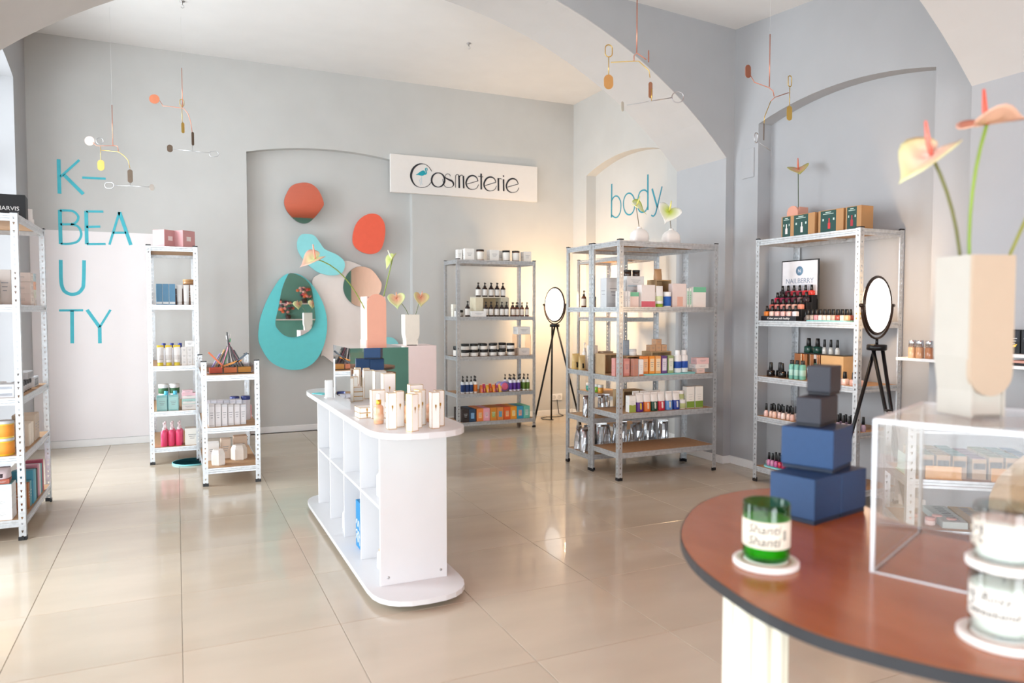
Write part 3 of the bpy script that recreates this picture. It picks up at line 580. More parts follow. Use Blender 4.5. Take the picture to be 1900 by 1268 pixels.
def arch_vase(label, loc, rz, w_, d_, h, col, front='peach', inverted=False, rough=0.5, fc=None):
    """square-section vase with an arched front panel"""
    o = empty('vase', label, 'vase', loc, rz); m = mat(col, rough, 0, 0.015); mf = mat(fc or col, rough, 0, 0.015); r = w_/2; n = 14
    if not inverted:
        p = [(-r, 0), (r, 0)]+[(r*math.cos(PI*k/n), h-r+r*math.sin(PI*k/n)) for k in range(n+1)]
        link('front_slab', MB().prism(p, 'y', -d_/2, -d_/2+0.012), mf, o)
        hh = h*0.955; t = 0.006; b = MB().box(-r, -r+t, -d_/2+0.012, d_/2, 0, hh).box(r-t, r, -d_/2+0.012, d_/2, 0, hh).box(-r+t, r-t, d_/2-t, d_/2, 0, hh).box(-r+t, r-t, -d_/2+0.012, d_/2-t, 0, 0.006)
        link('body', b, m, o); link('foot', MB().box(-r-0.004, -r, -d_/2+0.012, d_/2, 0, h*0.12), m, o)
    else:
        t = 0.006; nb = r*0.80; zb = h*0.30
        b = MB()
        for s in (-1, 1):
            pts = [(s*nb, 0), (s*nb, zb*0.55), (s*(nb+(r-nb)*0.5), zb*0.9), (s*r, zb*1.25), (s*r, h)]
            b.prism(pts+[(x-s*t, z) for x, z in reversed(pts)], 'y', -d_/2, d_/2)
        b.box(-nb+t, nb-t, -d_/2+0.004, -d_/2+0.004+t, 0, h).box(-r+t, r-t, -d_/2+0.004, -d_/2+0.004+t, zb, h).box(-r+t, r-t, d_/2-t, d_/2, zb, h).box(-nb+t, nb-t, d_/2-t, d_/2, 0, zb).box(-nb+t, nb-t, -d_/2+0.004, d_/2-t, 0, 0.006)
        link('body', b, m, o)
        q = [(r*0.985*math.cos(PI+PI*k/n), zb*0.45+r+r*math.sin(PI+PI*k/n)) for k in range(n+1)]+[(r*0.985, h*0.998), (-r*0.985, h*0.998)]
        link('front_panel', MB().prism(q, 'y', -d_/2-0.007, -d_/2+0.004), mf, o)
    link('water_disc', MB().box(-r+0.007, r-0.007, -d_/2+0.013, d_/2-0.007, h*0.6, h*0.61), mat('7c6b60', 0.3), o)
    return o
# ------------------------------------------------------------------ white display counter
g = empty('display_counter', 'low white display counter with rounded ends and open cubbies', 'counter', (0.955, 3.91, 0))
LAM = mat('dedee0', 0.35, 0, 0.01, 10)
def stadium(wx, ly, n=12, cx=0, cy=0, p=2.6):
    r = wx/2; out = []
    for sy, a0 in ((1, 0), (-1, PI)):
        for k in range(n+1):
            a = a0+PI*k/n; c, s_ = math.cos(a), math.sin(a)
            out.append((cx+r*(abs(c)**(2/p))*(1 if c > 0 else -1), cy+sy*(ly/2-0.23)+0.23*(abs(s_)**(2/p))*(1 if s_ > 0 else -1)))
    return out
link('base_plate', MB().prism(stadium(0.43, 2.0), 'z', 0.028, 0.05), LAM, g)
link('worktop', MB().prism(stadium(0.43, 2.0), 'z', 0.732, 0.758), LAM, g)
x0, x1, y0, y1 = -0.155, 0.155, -0.78, 0.78
for y in (y0, y1-0.016): 
    p = link('end_panel', MB().bbox(x0, x1, y, y+0.016, 0.05, 0.732, 0.001), LAM, g)
    if y == y0:
        for x in (-0.12, 0.125): link('screw_cap', MB().lathe([(0.006, 0), (0.006, 0.0015), (0.004, 0.002)], 12), STEEL, p, (x, y0, 0.085), rot=(PI/2, 0, 0))
link('centre_panel', MB().bbox(-0.006, 0.006, y0+0.016, y1-0.016, 0.05, 0.732, 0.001), LAM, g)
for k in (1, 2, 3):
    y = y0+k*(y1-y0)/4
    for s in (-1, 1): link('divider', MB().bbox(min(s*0.006, s*0.153), max(s*0.006, s*0.153), y-0.006, y+0.006, 0.05, 0.732, 0.001), LAM, g)
for s in (-1, 1):
    for k in range(4):
        ya = y0+k*(y1-y0)/4+(0.016 if k == 0 else 0.006); yb = y0+(k+1)*(y1-y0)/4-(0.016 if k == 3 else 0.006)
        link('shelf', MB().bbox(min(s*0.006, s*0.153), max(s*0.006, s*0.153), ya, yb, 0.388, 0.402, 0.001), LAM, g)
for sx in (-1, 1):
    for sy in (-1, 1): link('castor', MB().lathe([(0.012, 0), (0.016, 0.004), (0.016, 0.024), (0.02, 0.028)], 14), mat('55565a', 0.5), g, (sx*0.12, sy*0.7, 0))
# things in the cubbies (left face of the counter)
CX = 0.86
pump('white lotion bottle with gold collar in nearest upper cubby', (CX, 3.34, 0.402), 0.16, 0.022, 'f2f1ef', None, 'c99a3e')
carton('white and gold carton in the second upper cubby', (CX+0.01, 3.68, 0.402), (0.05, 0.05, 0.13), 'f4f2ee', None)
pump('tall white bottle standing behind the gold-edged cubby carton', (CX+0.035, 3.755, 0.402), 0.19, 0.018, 'f4f4f4', None, 'f4f4f4')
pump('white bottle in the farthest upper cubby', (CX, 4.42, 0.402), 0.15, 0.022, 'f4f4f4', None, 'f4f4f4')
pump('small gold-capped bottle in the nearest lower cubby', (CX, 3.36, 0.05), 0.12, 0.018, 'f2f1ef', None, 'c99a3e')
o = carton('blue carton with white lettering in a lower cubby', (CX, 3.70, 0.05), (0.06, 0.10, 0.24), '1f84bd', None, mark=False)
b = MB()
for k, (a, c) in enumerate(((0.02, 0.05), (0.06, 0.03), (0.10, 0.045))): b.ribbon(catmull([(-0.04, a), (-0.02, a+c), (0.0, a+0.01), (0.02, a+c), (0.04, a+0.02)]), 0.006, lambda u, v, d: (-0.0305-d, u, v), 0.001)
link('print', b, WHITE, o)
pump('white bottle in the third lower cubby, nearer one', (CX-0.02, 4.02, 0.05), 0.17, 0.024, 'f4f4f4', 'e6eaf0', 'f4f4f4'); pump('white bottle in the third lower cubby, farther one', (CX+0.03, 4.08, 0.05), 0.17, 0.024, 'f4f4f4', 'e6eaf0', 'f4f4f4')
# mirrored plinth, vases
ZT = 0.758
mb = empty('mirror_plinth', 'mirrored display box on the white counter under the pink vase', 'plinth', (0.965, 3.98, ZT), 0)
hw, hd, hh = 0.155, 0.222, 0.317
link('core', MB().box(-hw+0.004, hw-0.004, -hd+0.004, hd-0.004, 0.0, hh-0.004), mat('cfcfcf', 0.6), mb)
link('mirror_face', MB().box(-hw+0.003, hw-0.003, -hd, -hd+0.0035, 0, hh-0.0035), MIRROR, mb); link('mirror_face', MB().box(-hw+0.003, hw-0.003, hd-0.0035, hd, 0, hh-0.0035), MIRROR, mb)
link('mirror_face', MB().box(-hw, -hw+0.003, -hd, hd, 0, hh-0.0035), MIRROR, mb); link('mirror_face', MB().box(hw-0.003, hw, -hd, hd, 0, hh-0.0035), MIRROR, mb)
link('mirror_top', MB().box(-hw, hw, -hd, hd, hh-0.0035, hh), MIRROR, mb)
arch_vase('tall pink arched vase on the mirrored box', (0.99, 3.99, ZT+hh), 0.0, 0.105, 0.155, 0.285, 'eecfc6', fc='dea48d')
ZV = ZT+hh+0.17
anthurium('green and pink anthurium leaning left out of the pink vase', (0.955, 3.98, ZV), (0.67, 3.93, 1.54), (0.02, 0, 0.12), (-0.35, -0.45, 0.80), (-1, -0.2, -0.35), 0.115, 'd8e2a0', 'eab9a8', 'f1a08a', '7c8f3a')
anthurium('green anthurium standing upright in the pink vase', (1.02, 3.98, ZV), (1.09, 3.95, 1.555), (0.0, 0, 0.0), (-0.75, -0.1, 0.5), (-0.5, 0.0, -0.9), 0.085, 'b9cc6a', 'cfd98f', 'eef0d8', '86a03c')
pl = link('plinth', MB().bbox(-0.155, 0.155, -0.155, 0.155, 0, 1.005, 0.003), mat('eddcda', 0.6, 0, 0.01), None, (1.645, 5.45, 0)); tag(pl, 'pale pink floor plinth behind the mirrored box', 'plinth')
link('shadow_gap_foot', MB().box(-0.13, 0.13, -0.13, 0.13, -0.0, 0.01), mat('bfb0ae', 0.7), pl)
arch_vase('cream vase with two small anthuriums on the pink plinth', (1.62, 5.38, 1.005), 0.0, 0.115, 0.09, 0.235, 'ebe6da', inverted=True)
anthurium('peach anthurium bending left from the cream plinth vase', (1.62, 5.38, 1.16), (1.505, 5.36, 1.36), (0.05, 0, 0.02), (-0.2, -0.9, 0.3), (0.1, 0, -1), 0.105, 'e3a78c', 'cfe0a0', 'e8a080', '6e7d4a', r=0.0025)
anthurium('peach anthurium upright at right of the cream plinth vase', (1.64, 5.38, 1.16), (1.695, 5.36, 1.37), (0.0, 0, 0.0), (0.1, -0.9, 0.3), (-0.1, 0, -1), 0.10, 'dc9c80', 'd6d79a', 'e8a080', '6e7d4a', r=0.0025)
# cards and serum boxes on the counter top
h = empty('card_holder', 'white upright card holder at the left of the mirrored box', 'card holder', (0.805, 4.32, ZT), 0.1)
link('panel', MB().bbox(-0.022, 0.022, -0.008, 0.008, 0, 0.105, 0.002), WHITE, h); link('foot', MB().bbox(-0.022, 0.022, -0.02, 0.03, 0, 0.004, 0.001), WHITE, h)
tray_ = link('leaflet', MB().bbox(-0.03, 0.03, -0.05, 0.05, 0, 0.004, 0.0008), TURQ, None, (0.80, 4.55, ZT), 0.5); tag(tray_, 'small turquoise leaflet lying at the far counter end', 'leaflet'); link('fold', MB().box(-0.001, 0.001, -0.049, 0.049, 0.004, 0.0044), TURQL, tray_)
def gold_box(label, loc, dims, rz=0.0, group='white and gold serum cartons'):
    w_, d_, h_ = dims; o = link('serum_carton', cm(('gc', dims), lambda: MB().bbox(-w_/2, w_/2, -d_/2, d_/2, 0, h_, 0.001), mat('f6f3ee', 0.4, 0, 0.01)), None, None, loc, rz); tag(o, label, 'box', group)
    def trim():
        b = MB(); t = 0.0016; e = 0.0005
        for sx in (-1, 1):
            for sy in (-1, 1): b.box(sx*w_/2-t*(0.75 if sx > 0 else 0.25), sx*w_/2+t*(0.25 if sx > 0 else 0.75), sy*d_/2-t*(0.75 if sy > 0 else 0.25), sy*d_/2+t*(0.25 if sy > 0 else 0.75), 0, h_)
        for z in (t/2, h_-t/2):
            b.box(-w_/2, w_/2, -d_/2-e, -d_/2+t*0.7, z-t/2, z+t/2+e).box(-w_/2, w_/2, d_/2-t*0.7, d_/2+e, z-t/2, z+t/2+e).box(-w_/2-e, -w_/2+t*0.7, -d_/2, d_/2, z-t/2, z+t/2+e).box(w_/2-t*0.7, w_/2+e, -d_/2, d_/2, z-t/2, z+t/2+e)
        return b
    link('gold_edging', cm(('gt', dims), trim, GOLD), None, o)
    def emb():
        b = MB(); z = h_*0.62; b.prism([(-0.004, z), (0, z-0.016), (0.004, z), (0.003, z+0.006), (-0.003, z+0.006)], 'y', -d_/2-0.0007, -d_/2); b.box(-0.0008, 0.0008, -d_/2-0.0007, -d_/2, z-0.02, z-0.012); return b
    link('emblem', cm(('ge', dims), emb, GOLD), None, o); return o
TB = (0.036, 0.036, 0.158)
for p, rz, lb in (((0.838, 3.075), 0.05, 'white gold-edged carton, front left of the tall ones'), ((0.885, 3.12), 0.05, 'white gold-edged carton half behind the front left one'),
                  ((0.905, 2.985), 0.45, 'white gold-edged carton turned cornerwise at the counter front'), ((0.945, 3.06), 0.45, 'white gold-edged carton just behind the cornerwise one'), ((0.985, 3.13), 0.4, 'third white gold-edged carton behind the cornerwise one'),
                  ((1.015, 3.02), 0.05, 'white gold-edged carton at the front right of the counter'), ((1.055, 3.075), 0.05, 'white gold-edged carton behind the front right one')):
    gold_box(lb, (p[0], p[1], ZT), TB, rz)
WB = (0.062, 0.05, 0.135)
gold_box('wide white gold-edged carton beside the mirrored face', (0.985, 3.67, ZT), (0.062, 0.055, 0.19), 0.0); gold_box('wide white gold-edged carton right of centre behind the tall ones', (1.015, 3.30, ZT), (0.062, 0.05, 0.165), 0.0)
gold_box('short wide gold-edged carton behind the front serum bottle', (0.865, 3.42, ZT), WB, 0.0); gold_box('short narrow gold-edged carton behind the front left pair', (0.925, 3.30, ZT), (0.045, 0.045, 0.13), 0.0)
for k in range(2): gold_box(['flat white gold-edged box under another by the mirror', 'flat white gold-edged box on top of another by the mirror'][k], (0.815, 3.475, ZT+0.0255*k), (0.07, 0.09, 0.025), 0.05)
for k in range(3): gold_box(['bottom', 'middle', 'top'][k]+' flat gold-edged box of the stack behind the front bottle', (0.925, 3.385, ZT+0.0265*k), (0.06, 0.06, 0.026), 0.0)
dropper('peach serum bottle with gold collar and white cap, nearest', (0.825, 3.24, ZT), 0.136, 0.0225, 'e9b08a'); dropper('peach serum bottle between the tall cartons at centre', (0.955, 3.20, ZT), 0.136, 0.0225, 'e2a27a'); dropper('peach serum bottle at right behind the cornerwise cartons', (1.06, 3.20, ZT), 0.136, 0.0225, 'e2a27a')

# ------------------------------------------------------------------ shelf under the sign (U4)
z = U4.lv[4]
carton('narrow white carton, leftmost on top of the dark-bottle shelf', (2.715, 7.25, z), (0.05, 0.06, 0.115), 'f2f1ee'); carton('white carton beside the leftmost candle on the dark-bottle shelf', (2.808, 7.22, z), (0.105, 0.09, 0.125), 'f4f3f0')
def candle_jar(label, loc, body, lid='1b1917'): return jar(label, loc, 0.12, 0.042, body, lid, 'efece6', name='candle', cat='candle', lidh=0.12)
candle_jar('amber candle jar left of centre on the dark-bottle shelf', (2.937, 7.2, z), '7a3f17'); candle_jar('black candle jar on top of the dark-bottle shelf', (3.239, 7.2, z), '1c1b1b'); candle_jar('amber candle jar right of the black one', (3.354, 7.2, z), '6b3616')
carton('white carton between the amber and black candles', (3.093, 7.22, z), (0.105, 0.09, 0.12), 'f2f1ee'); carton('white carton, rightmost on top of the dark-bottle shelf', (3.485, 7.22, z), (0.09, 0.09, 0.115), 'f0eeea'); carton('white carton standing behind the black candle', (3.22, 7.34, z), (0.1, 0.09, 0.12), 'f0eeea')
z = U4.lv[3]; G = 'amber pump bottles on the upper shelf'; AM = '2a1510'
rs = empty('display_riser', 'cream display riser under the upper row of amber bottles', 'riser', (3.094, 7.30, z))
link('left_block', MB().bbox(-0.195, -0.105, -0.06, 0.10, 0, 0.20, 0.002), mat('e6dcc2', 0.6), rs); link('right_block', MB().bbox(0.105, 0.195, -0.06, 0.10, 0, 0.20, 0.002), mat('cfc7b2', 0.6), rs); link('top_board', MB().bbox(-0.195, 0.195, -0.06, 0.10, 0.20, 0.212, 0.002), mat('d9d2c0', 0.6), rs); link('back_panel', MB().bbox(-0.105, 0.105, 0.085, 0.10, 0, 0.20, 0.002), mat('c9b48f', 0.6), rs)
zr = z+0.212
rowp(pump, [(x, 7.275, zr) for x in (2.945, 3.02, 3.094, 3.165, 3.235)], '{o} amber pump bottle, front row on the riser', G, 0.155, 0.027, AM, 'ece9e4')
rowp(pump, [(x, 7.35, zr) for x in (2.975, 3.055, 3.13, 3.20)], '{o} amber pump bottle, back row on the riser', G, 0.155, 0.027, AM, 'ece9e4')
rowp(pump, [(x, 7.16, z) for x in (2.985, 3.045, 3.11, 3.17, 3.225)], '{o} amber pump bottle standing in front of the riser', G, 0.16, 0.025, AM, 'ece9e4')
rowp(pump, [(x, 7.16, z) for x in (3.305, 3.355, 3.41, 3.47)], '{o} brown bottle right of the riser, front', G, 0.155, 0.022, '5a2a14', 'ece3d8')
rowp(pump, [(x, 7.23, z) for x in (3.325, 3.375)], '{o} brown bottle right of the riser, behind', G, 0.155, 0.022, '5a2a14', 'ece3d8')
pump('single amber pump bottle at the left of the riser shelf', (2.778, 7.16, z), 0.165, 0.026, AM, 'ece9e4')
carton('low white box beside the single amber pump bottle', (2.885, 7.17, z), (0.17, 0.12, 0.06), 'f1f0ee'); carton('small white carton behind the left post of the riser shelf', (2.68, 7.30, z), (0.05, 0.06, 0.13), 'f0ece0'); carton('small white cube box behind the left post', (2.675, 7.20, z), (0.045, 0.05, 0.06), 'f2f1ee')
jar('dark low jar behind the single amber bottle', (2.74, 7.30, z), 0.07, 0.04, '1c1b1b', '141414', 'cfcac4')
z = U4.lv[2]; G = 'black jars on the middle shelf'
X6 = [2.745, 2.845, 2.955, 3.06, 3.16, 3.27]
rowp(jar, [(x, 7.15, z) for x in X6], '{o} black jar in the bottom front row', G, 0.068, 0.043, '1d1b1b', '131313', 'e8e4de')
rowp(jar, [(x, 7.15, z+0.0685) for x in [2.745, 2.845, 2.95, 3.06, 3.268]], '{o} black jar stacked on the front row', G, 0.068, 0.043, '1d1b1b', '131313', 'e8e4de')
rowp(jar, [(x, 7.26, z) for x in (2.80, 2.905, 3.01, 3.115, 3.22)], '{o} black jar in the bottom back row', G, 0.068, 0.043, '1d1b1b', '131313', 'e8e4de')
rowp(jar, [(x, 7.26, z+0.0685) for x in (2.98, 3.115, 3.22)], '{o} black jar stacked on the back row', G, 0.068, 0.043, '1d1b1b', '131313', 'e8e4de')
jar('tall black jar at the left behind the post, jar shelf', (2.675, 7.22, z), 0.11, 0.035, '1d1b1b', '131313', 'e8e4de')
def u_riser(label, loc, w_, d_, h_):
    o = empty('acrylic_riser', label, 'riser', loc); m = clear('fbf4ee', 0.9, 0.03)
    link('leg_panel', MB().box(-w_/2, -w_/2+0.004, -d_/2, d_/2, 0, h_), m, o); link('leg_panel', MB().box(w_/2-0.004, w_/2, -d_/2, d_/2, 0, h_), m, o); link('top_panel', MB().box(-w_/2, w_/2, -d_/2, d_/2, h_, h_+0.004), m, o)
    link('edge_strip', MB().box(-w_/2, w_/2, -d_/2-0.001, -d_/2, h_, h_+0.004).box(-w_/2, -w_/2+0.004, -d_/2-0.001, -d_/2, 0, h_).box(w_/2-0.004, w_/2, -d_/2-0.001, -d_/2, 0, h_), mat('e8d8c8', 0.4), o); return o
u_riser('clear acrylic riser at the right of the jar shelf', (3.425, 7.2, z), 0.16, 0.14, 0.225)
carton('flat white box on top of the acrylic riser', (3.425, 7.2, z+0.229), (0.15, 0.12, 0.08), 'f2f1ef'); carton('white box under the acrylic riser', (3.43, 7.2, z), (0.13, 0.11, 0.075), 'efeae6')
z = U4.lv[1]
def soap(label, pts, col, lab, grp): rowp(pump, pts, label, grp, 0.18, 0.021, col, lab, '1a1a1c')
soap('{o} navy soap bottle, front row at the left', [(x, 7.14, z) for x in (2.715, 2.762, 2.808)], 'e9edf2', '1f3a70', 'navy soap bottles'); soap('{o} navy soap bottle, back row at the left', [(x, 7.20, z) for x in (2.735, 2.785)], 'e9edf2', '1f3a70', 'navy soap bottles')
soap('{o} orange soap bottle', [(2.856, 7.14, z), (2.868, 7.20, z)], 'f0e9e2', 'd9772c', 'orange soap bottles')
soap('{o} purple soap bottle, front row', [(x, 7.15, z) for x in (3.27, 3.317, 3.364)], 'e8e4f0', '5a3191', 'purple soap bottles'); soap('{o} purple soap bottle, back row', [(x, 7.22, z) for x in (3.235, 3.285, 3.335)], 'e8e4f0', '5a3191', 'purple soap bottles')
soap('{o} green soap bottle, front row', [(x, 7.15, z) for x in (3.43, 3.475)], 'eceee4', '5f7d2f', 'green soap bottles'); soap('{o} green soap bottle, back row', [(x, 7.21, z) for x in (3.41, 3.455)], 'eceee4', '5f7d2f', 'green soap bottles')
cols = ['d8743a', 'c93f6e', 'e0a030', 'd9563c', 'e38a2e', 'b43f7a', 'e6b24a']
for i in range(7):
    x = 2.925+0.036*i; r0 = i % 2
    pouch(ring_label('{o} bright soap packet in the packet row', i, 7), (x, 7.15+0.02*r0, z), 0.034, 0.085+0.01*r0, 0.07, cols[i], 'f3d9c4', group='bright soap packets', window='f0d060' if i % 2 else 'e88ab0')
for i in range(2):
    o = link('soap_disc', cm('soapdisc', lambda: MB().lathe([(0.0, 0), (0.05, 0), (0.055, 0.006), (0.055, 0.024), (0.05, 0.03), (0.0, 0.03)], 24), mat(['8a7fc4', 'a2a8c8'][i], 0.35)), None, None, (3.195-0.045*i, 7.165+0.02*i, z+0.055), rot=(PI/2, 0, 0)); tag(o, ['round violet soap disc standing by the purple bottles', 'round grey-violet soap disc leaning behind the violet one'][i], 'soap')
    link('rim_print', cm('soaprim', lambda: MB().lathe([(0.03, 0.0302), (0.042, 0.031), (0.03, 0.0315)], 24), mat('e06a8a', 0.4)), None, o)
z = U4.lv[0]
bx = [(2.735, '3b3230', '2a2422', 'dark brown'), (2.812, '2d4660', '7fb0d8', 'dark blue'), (2.898, 'e8884a', 'f3c08a', 'orange and yellow'), (2.972, 'eaa6b4', 'f0c4cc', 'pink'), (3.052, 'd98a35', '9bb060', 'ochre patterned'), (3.132, 'd98848', '5aa6c4', 'orange and blue'), (3.212, 'e0612c', 'f2b07a', 'deep orange'), (3.288, 'e89a30', 'f4d890', 'amber'), (3.366, '3f9fc0', 'e8b0a0', 'blue'), (3.445, '74c8b4', 'c8e8dc', 'mint green')]
for x, c1, c2, nm in bx: carton(nm+' tea carton in the bottom row of the shelf', (x, 7.24, z), (0.074, 0.26, 0.135), c1, c2, frac=(0.25, 0.75, 0.25, 0.7), group='colourful cartons on the bottom shelf')
# ------------------------------------------------------------------ the two-vase shelf (U5) and the one behind it (U6)
z = U5.lv[4]
def bud_vase(label, loc):
    o = empty('vase', label, 'vase', loc); m = mat('f3efec', 0.4, 0, 0.01)
    b = loft([(0.068, 0.045, 0), (0.072, 0.048, 0.003), (0.072, 0.048, 0.055), (0.066, 0.045, 0.085), (0.045, 0.034, 0.108), (0.022, 0.02, 0.118), (0.016, 0.016, 0.124)], 28, 0.55)
    link('body', b, m, o); link('neck', MB().lathe([(0.014, 0.12), (0.0175, 0.121), (0.0175, 0.132), (0.012, 0.134), (0.010, 0.12)], 16), m, o); return o
bud_vase('white bud vase, left-hand on top of the body shelf', (3.275, 4.76, z)); bud_vase('white bud vase, right-hand on top of the body shelf', (3.575, 4.76, z))
anthurium('small white and green anthurium in front of the letter o', (3.272, 4.76, z+0.125), (3.235, 4.75, z+0.285), (0.0, 0, 0.02), (0.25, -0.62, 0.7), (0.75, -0.25, -0.6), 0.125, 'f0f0e2', 'c6d45a', 'e9e27a', '6a5a3c', r=0.0028)
anthurium('larger white and green anthurium in front of the letter y', (3.575, 4.76, z+0.125), (3.545, 4.75, z+0.265), (0.0, 0, 0.02), (-0.25, -0.85, 0.45), (-0.45, -0.1, -0.9), 0.15, 'c4d452', 'f8f7f2', 'e9e27a', '6a5a3c', r=0.0028)
z = U5.lv[3]; Y0 = 4.655
carton('large pale grey carton at the left end of the upper body shelf', (3.045, 4.80, z), (0.15, 0.08, 0.225), 'c6c9cc', 'd2d4d6', rz=0.1)
rowp(carton, [(3.02+0.026*i, 4.655, z) for i in range(4)], '{o} slim white carton at the left of the upper body shelf', 'slim white cartons', (0.022, 0.05, 0.12), 'f4f4f3')
carton('white carton with green top beside the front post', (3.155, Y0+0.03, z), (0.10, 0.05, 0.115), 'f2dcd4', '7cc4a0', frac=(0, 1, 0.72, 1), mark=False)
carton('white and red flower-print carton on the upper body shelf', (3.275, Y0+0.01, z), (0.125, 0.06, 0.17), 'efe7e4', 'd9697a', frac=(0, 1, 0.0, 0.27), mark=False)
squeeze('white tube with olive green cap on the upper body shelf', (3.39, Y0, z), 0.165, 0.062, 'f3f1ee', '8fae2e', 'd9e2b0')
jar('white bottle with blue label on the upper body shelf', (3.465, Y0, z), 0.12, 0.03, 'f2f2f2', 'f4f4f4', '2a62b8', name='supplement_bottle', cat='bottle', lidh=0.25)
carton('tall blush carton with leaf print on the upper body shelf', (3.585, Y0+0.03, z), (0.135, 0.05, 0.185), 'ecdcd8', 'e8b9a8', frac=(0.35, 0.75, 0.05, 0.45), mark=False)
rowp(carton, [(3.665, Y0+0.03, z), (3.69, Y0+0.03, z)], '{o} thin green-edged booklet box', 'thin green-edged boxes', (0.018, 0.06, 0.15), 'e9efe9', 'a8d4bc')
carton('white carton with green top at the right of the upper body shelf', (3.765, Y0+0.01, z), (0.125, 0.055, 0.16), 'f2ece8', '76c09c', frac=(0, 1, 0.75, 1), mark=False)
for k in range(3): carton(['bottom', 'middle', 'top'][k]+' white carton of the tall stack on the upper body shelf', (3.27, 4.86, z+0.0815*k), (0.16, 0.12, 0.08), 'eef0f1', 'c8dde6', frac=(0.05, 0.95, 0.0, 0.12))
for k in range(2): jar(['left-hand', 'right-hand'][k]+' dark jar on the tall white carton stack', (3.235+0.08*k, 4.86, z+0.2445), 0.05, 0.03, '3a2c26', '1a1818')
crate('open wooden crate on the upper body shelf', (3.545, 4.87, z+0.12), (0.15, 0.12, 0.10)); carton('white support carton under the wooden crate', (3.545, 4.87, z), (0.14, 0.12, 0.1195), 'eceae6')
pouch('small brown paper gift bag on the wooden crate', (3.53, 4.87, z+0.22), 0.07, 0.09, 0.05, 'c79f78', 'c79f78')
z = U5.lv[2]
carton('pink tall carton, left-hand beside the front post', (3.02, 4.68, z), (0.055, 0.05, 0.135), 'd99a94', 'e6b4ae'); carton('pink tall carton, right-hand beside the front post', (3.095, 4.675, z), (0.055, 0.05, 0.13), 'd8958c', 'e3aca4')
carton('dusky brown carton left of the orange row', (3.145, 4.625, z), (0.04, 0.045, 0.13), 'c08a78'); carton('small white carton with copper base left of the orange row', (3.188, 4.615, z), (0.04, 0.04, 0.125), 'f0eeec', 'b4683c', frac=(0, 1, 0, 0.1))
tray('long turquoise tray under the orange cartons', (3.475, 4.65, z), 0.50, 0.11)
zt = z+0.0095
for x, c1, c2, nm in ((3.255, 'e8863a', 'f2c090', 'deep orange carton, leftmost on the turquoise tray'), (3.315, 'ef9a3c', 'f6d8b0', 'bright orange carton on the turquoise tray'), (3.372, 'f0b06a', 'f6e0c0', 'pale orange carton on the turquoise tray'), (3.43, '6a4a86', 'e4dcea', 'purple and white carton on the turquoise tray'), (3.492, 'a4b884', 'eef0e4', 'green and white carton on the turquoise tray')):
    carton(nm, (x, 4.66, zt), (0.05, 0.05, 0.135), c1, c2)
topcap_tube('white spray bottle with blue band, left-hand on the tray', (3.565, 4.65, zt), 0.175, 0.06, 'f3f3f4', 'f4f4f4', '2452b0'); topcap_tube('white spray bottle with blue band, right-hand on the tray', (3.635, 4.66, zt), 0.175, 0.06, 'f3f3f4', 'f4f4f4', '2452b0')
carton('small pink box at the bottom of the pink stack', (3.77, 4.65, z), (0.08, 0.06, 0.036), 'ecd2cc'); carton('white box in the middle of the pink stack', (3.775, 4.65, z+0.037), (0.13, 0.08, 0.034), 'f1e9e6'); carton('pale pink box on top of the pink stack', (3.785, 4.65, z+0.072), (0.12, 0.075, 0.048), 'eec8c8')
crate('open wooden crate behind the orange cartons', (3.51, 4.85, z), (0.19, 0.14, 0.17)); crate('open wooden crate behind the pink cartons', (3.26, 4.85, z), (0.16, 0.14, 0.14)); crate('open wooden crate at the left end behind the pink cartons', (3.06, 4.86, z), (0.15, 0.14, 0.16))
for k in range(3): carton(['left-hand', 'middle', 'right-hand'][k]+' kraft soap box on the right wooden crate', (3.455+0.055*k, 4.85, z+0.17), (0.05, 0.06, 0.05), 'd2ab88')
carton('kraft soap box stacked highest above the right wooden crate', (3.51, 4.85, z+0.221), (0.055, 0.06, 0.045), 'cfa684')
jar('white jar on the wooden crate behind the pink cartons', (3.275, 4.84, z+0.14), 0.05, 0.03, 'efefed', 'dcdcdc'); carton('blue-grey carton on the middle wooden crate', (3.235, 4.89, z+0.14), (0.05, 0.05, 0.12), '9aa9b8')
z = U5.lv[1]; G = 'colourful bath pouches'
carton('white and green carton beside the post, pouch shelf', (3.125, 4.64, z), (0.06, 0.05, 0.125), 'f1f0ec', '9aa84a', frac=(0, 1, 0, 0.45))
for x, c1, nm, wn in ((3.195, '5b2d84', 'purple', 'e2c33a'), (3.262, 'e0762e', 'orange', 'f0d8c0'), (3.328, '1d4a3c', 'dark green', 'd8d4c8'), (3.394, 'c62a3e', 'red', 'f2e2e0'), (3.466, '6a9ad8', 'light blue', 'e8e2d0'), (3.536, '24409a', 'navy blue', 'd8dce8')):
    pouch(nm+' and white stand-up bath pouch', (x, 4.63, z), 0.062, 0.145, 0.05, c1, 'f2f0ee', group=G, window=wn); 
for i, x in enumerate((3.21, 3.28, 3.345, 3.41)): pouch(ring_label('{o} white-topped bath pouch in the second row', i, 4), (x, 4.70, z), 0.062, 0.15, 0.05, ['7a4aa0', 'e08a4a', '2d5a4a', 'd04a5a'][i], 'f2f0ee', group=G)
jar('white pot with green label, lower of the stacked pair', (3.60, 4.64, z), 0.07, 0.032, 'f2f1ec', 'f4f4f2', 'b9c48a'); jar('white pot with green label, upper of the stacked pair', (3.60, 4.66, z+0.0705), 0.07, 0.03, 'f2f1ec', 'f4f4f2', 'b9c48a')
carton('white carton with green base, left-hand at the pouch row end', (3.675, 4.65, z), (0.075, 0.055, 0.17), 'f3f1ec', '7a9a3c', frac=(0, 1, 0.02, 0.32)); carton('white carton with green base, right-hand at the pouch row end', (3.76, 4.65, z), (0.075, 0.055, 0.17), 'f3f1ec', '7a9a3c', frac=(0, 1, 0.02, 0.32))
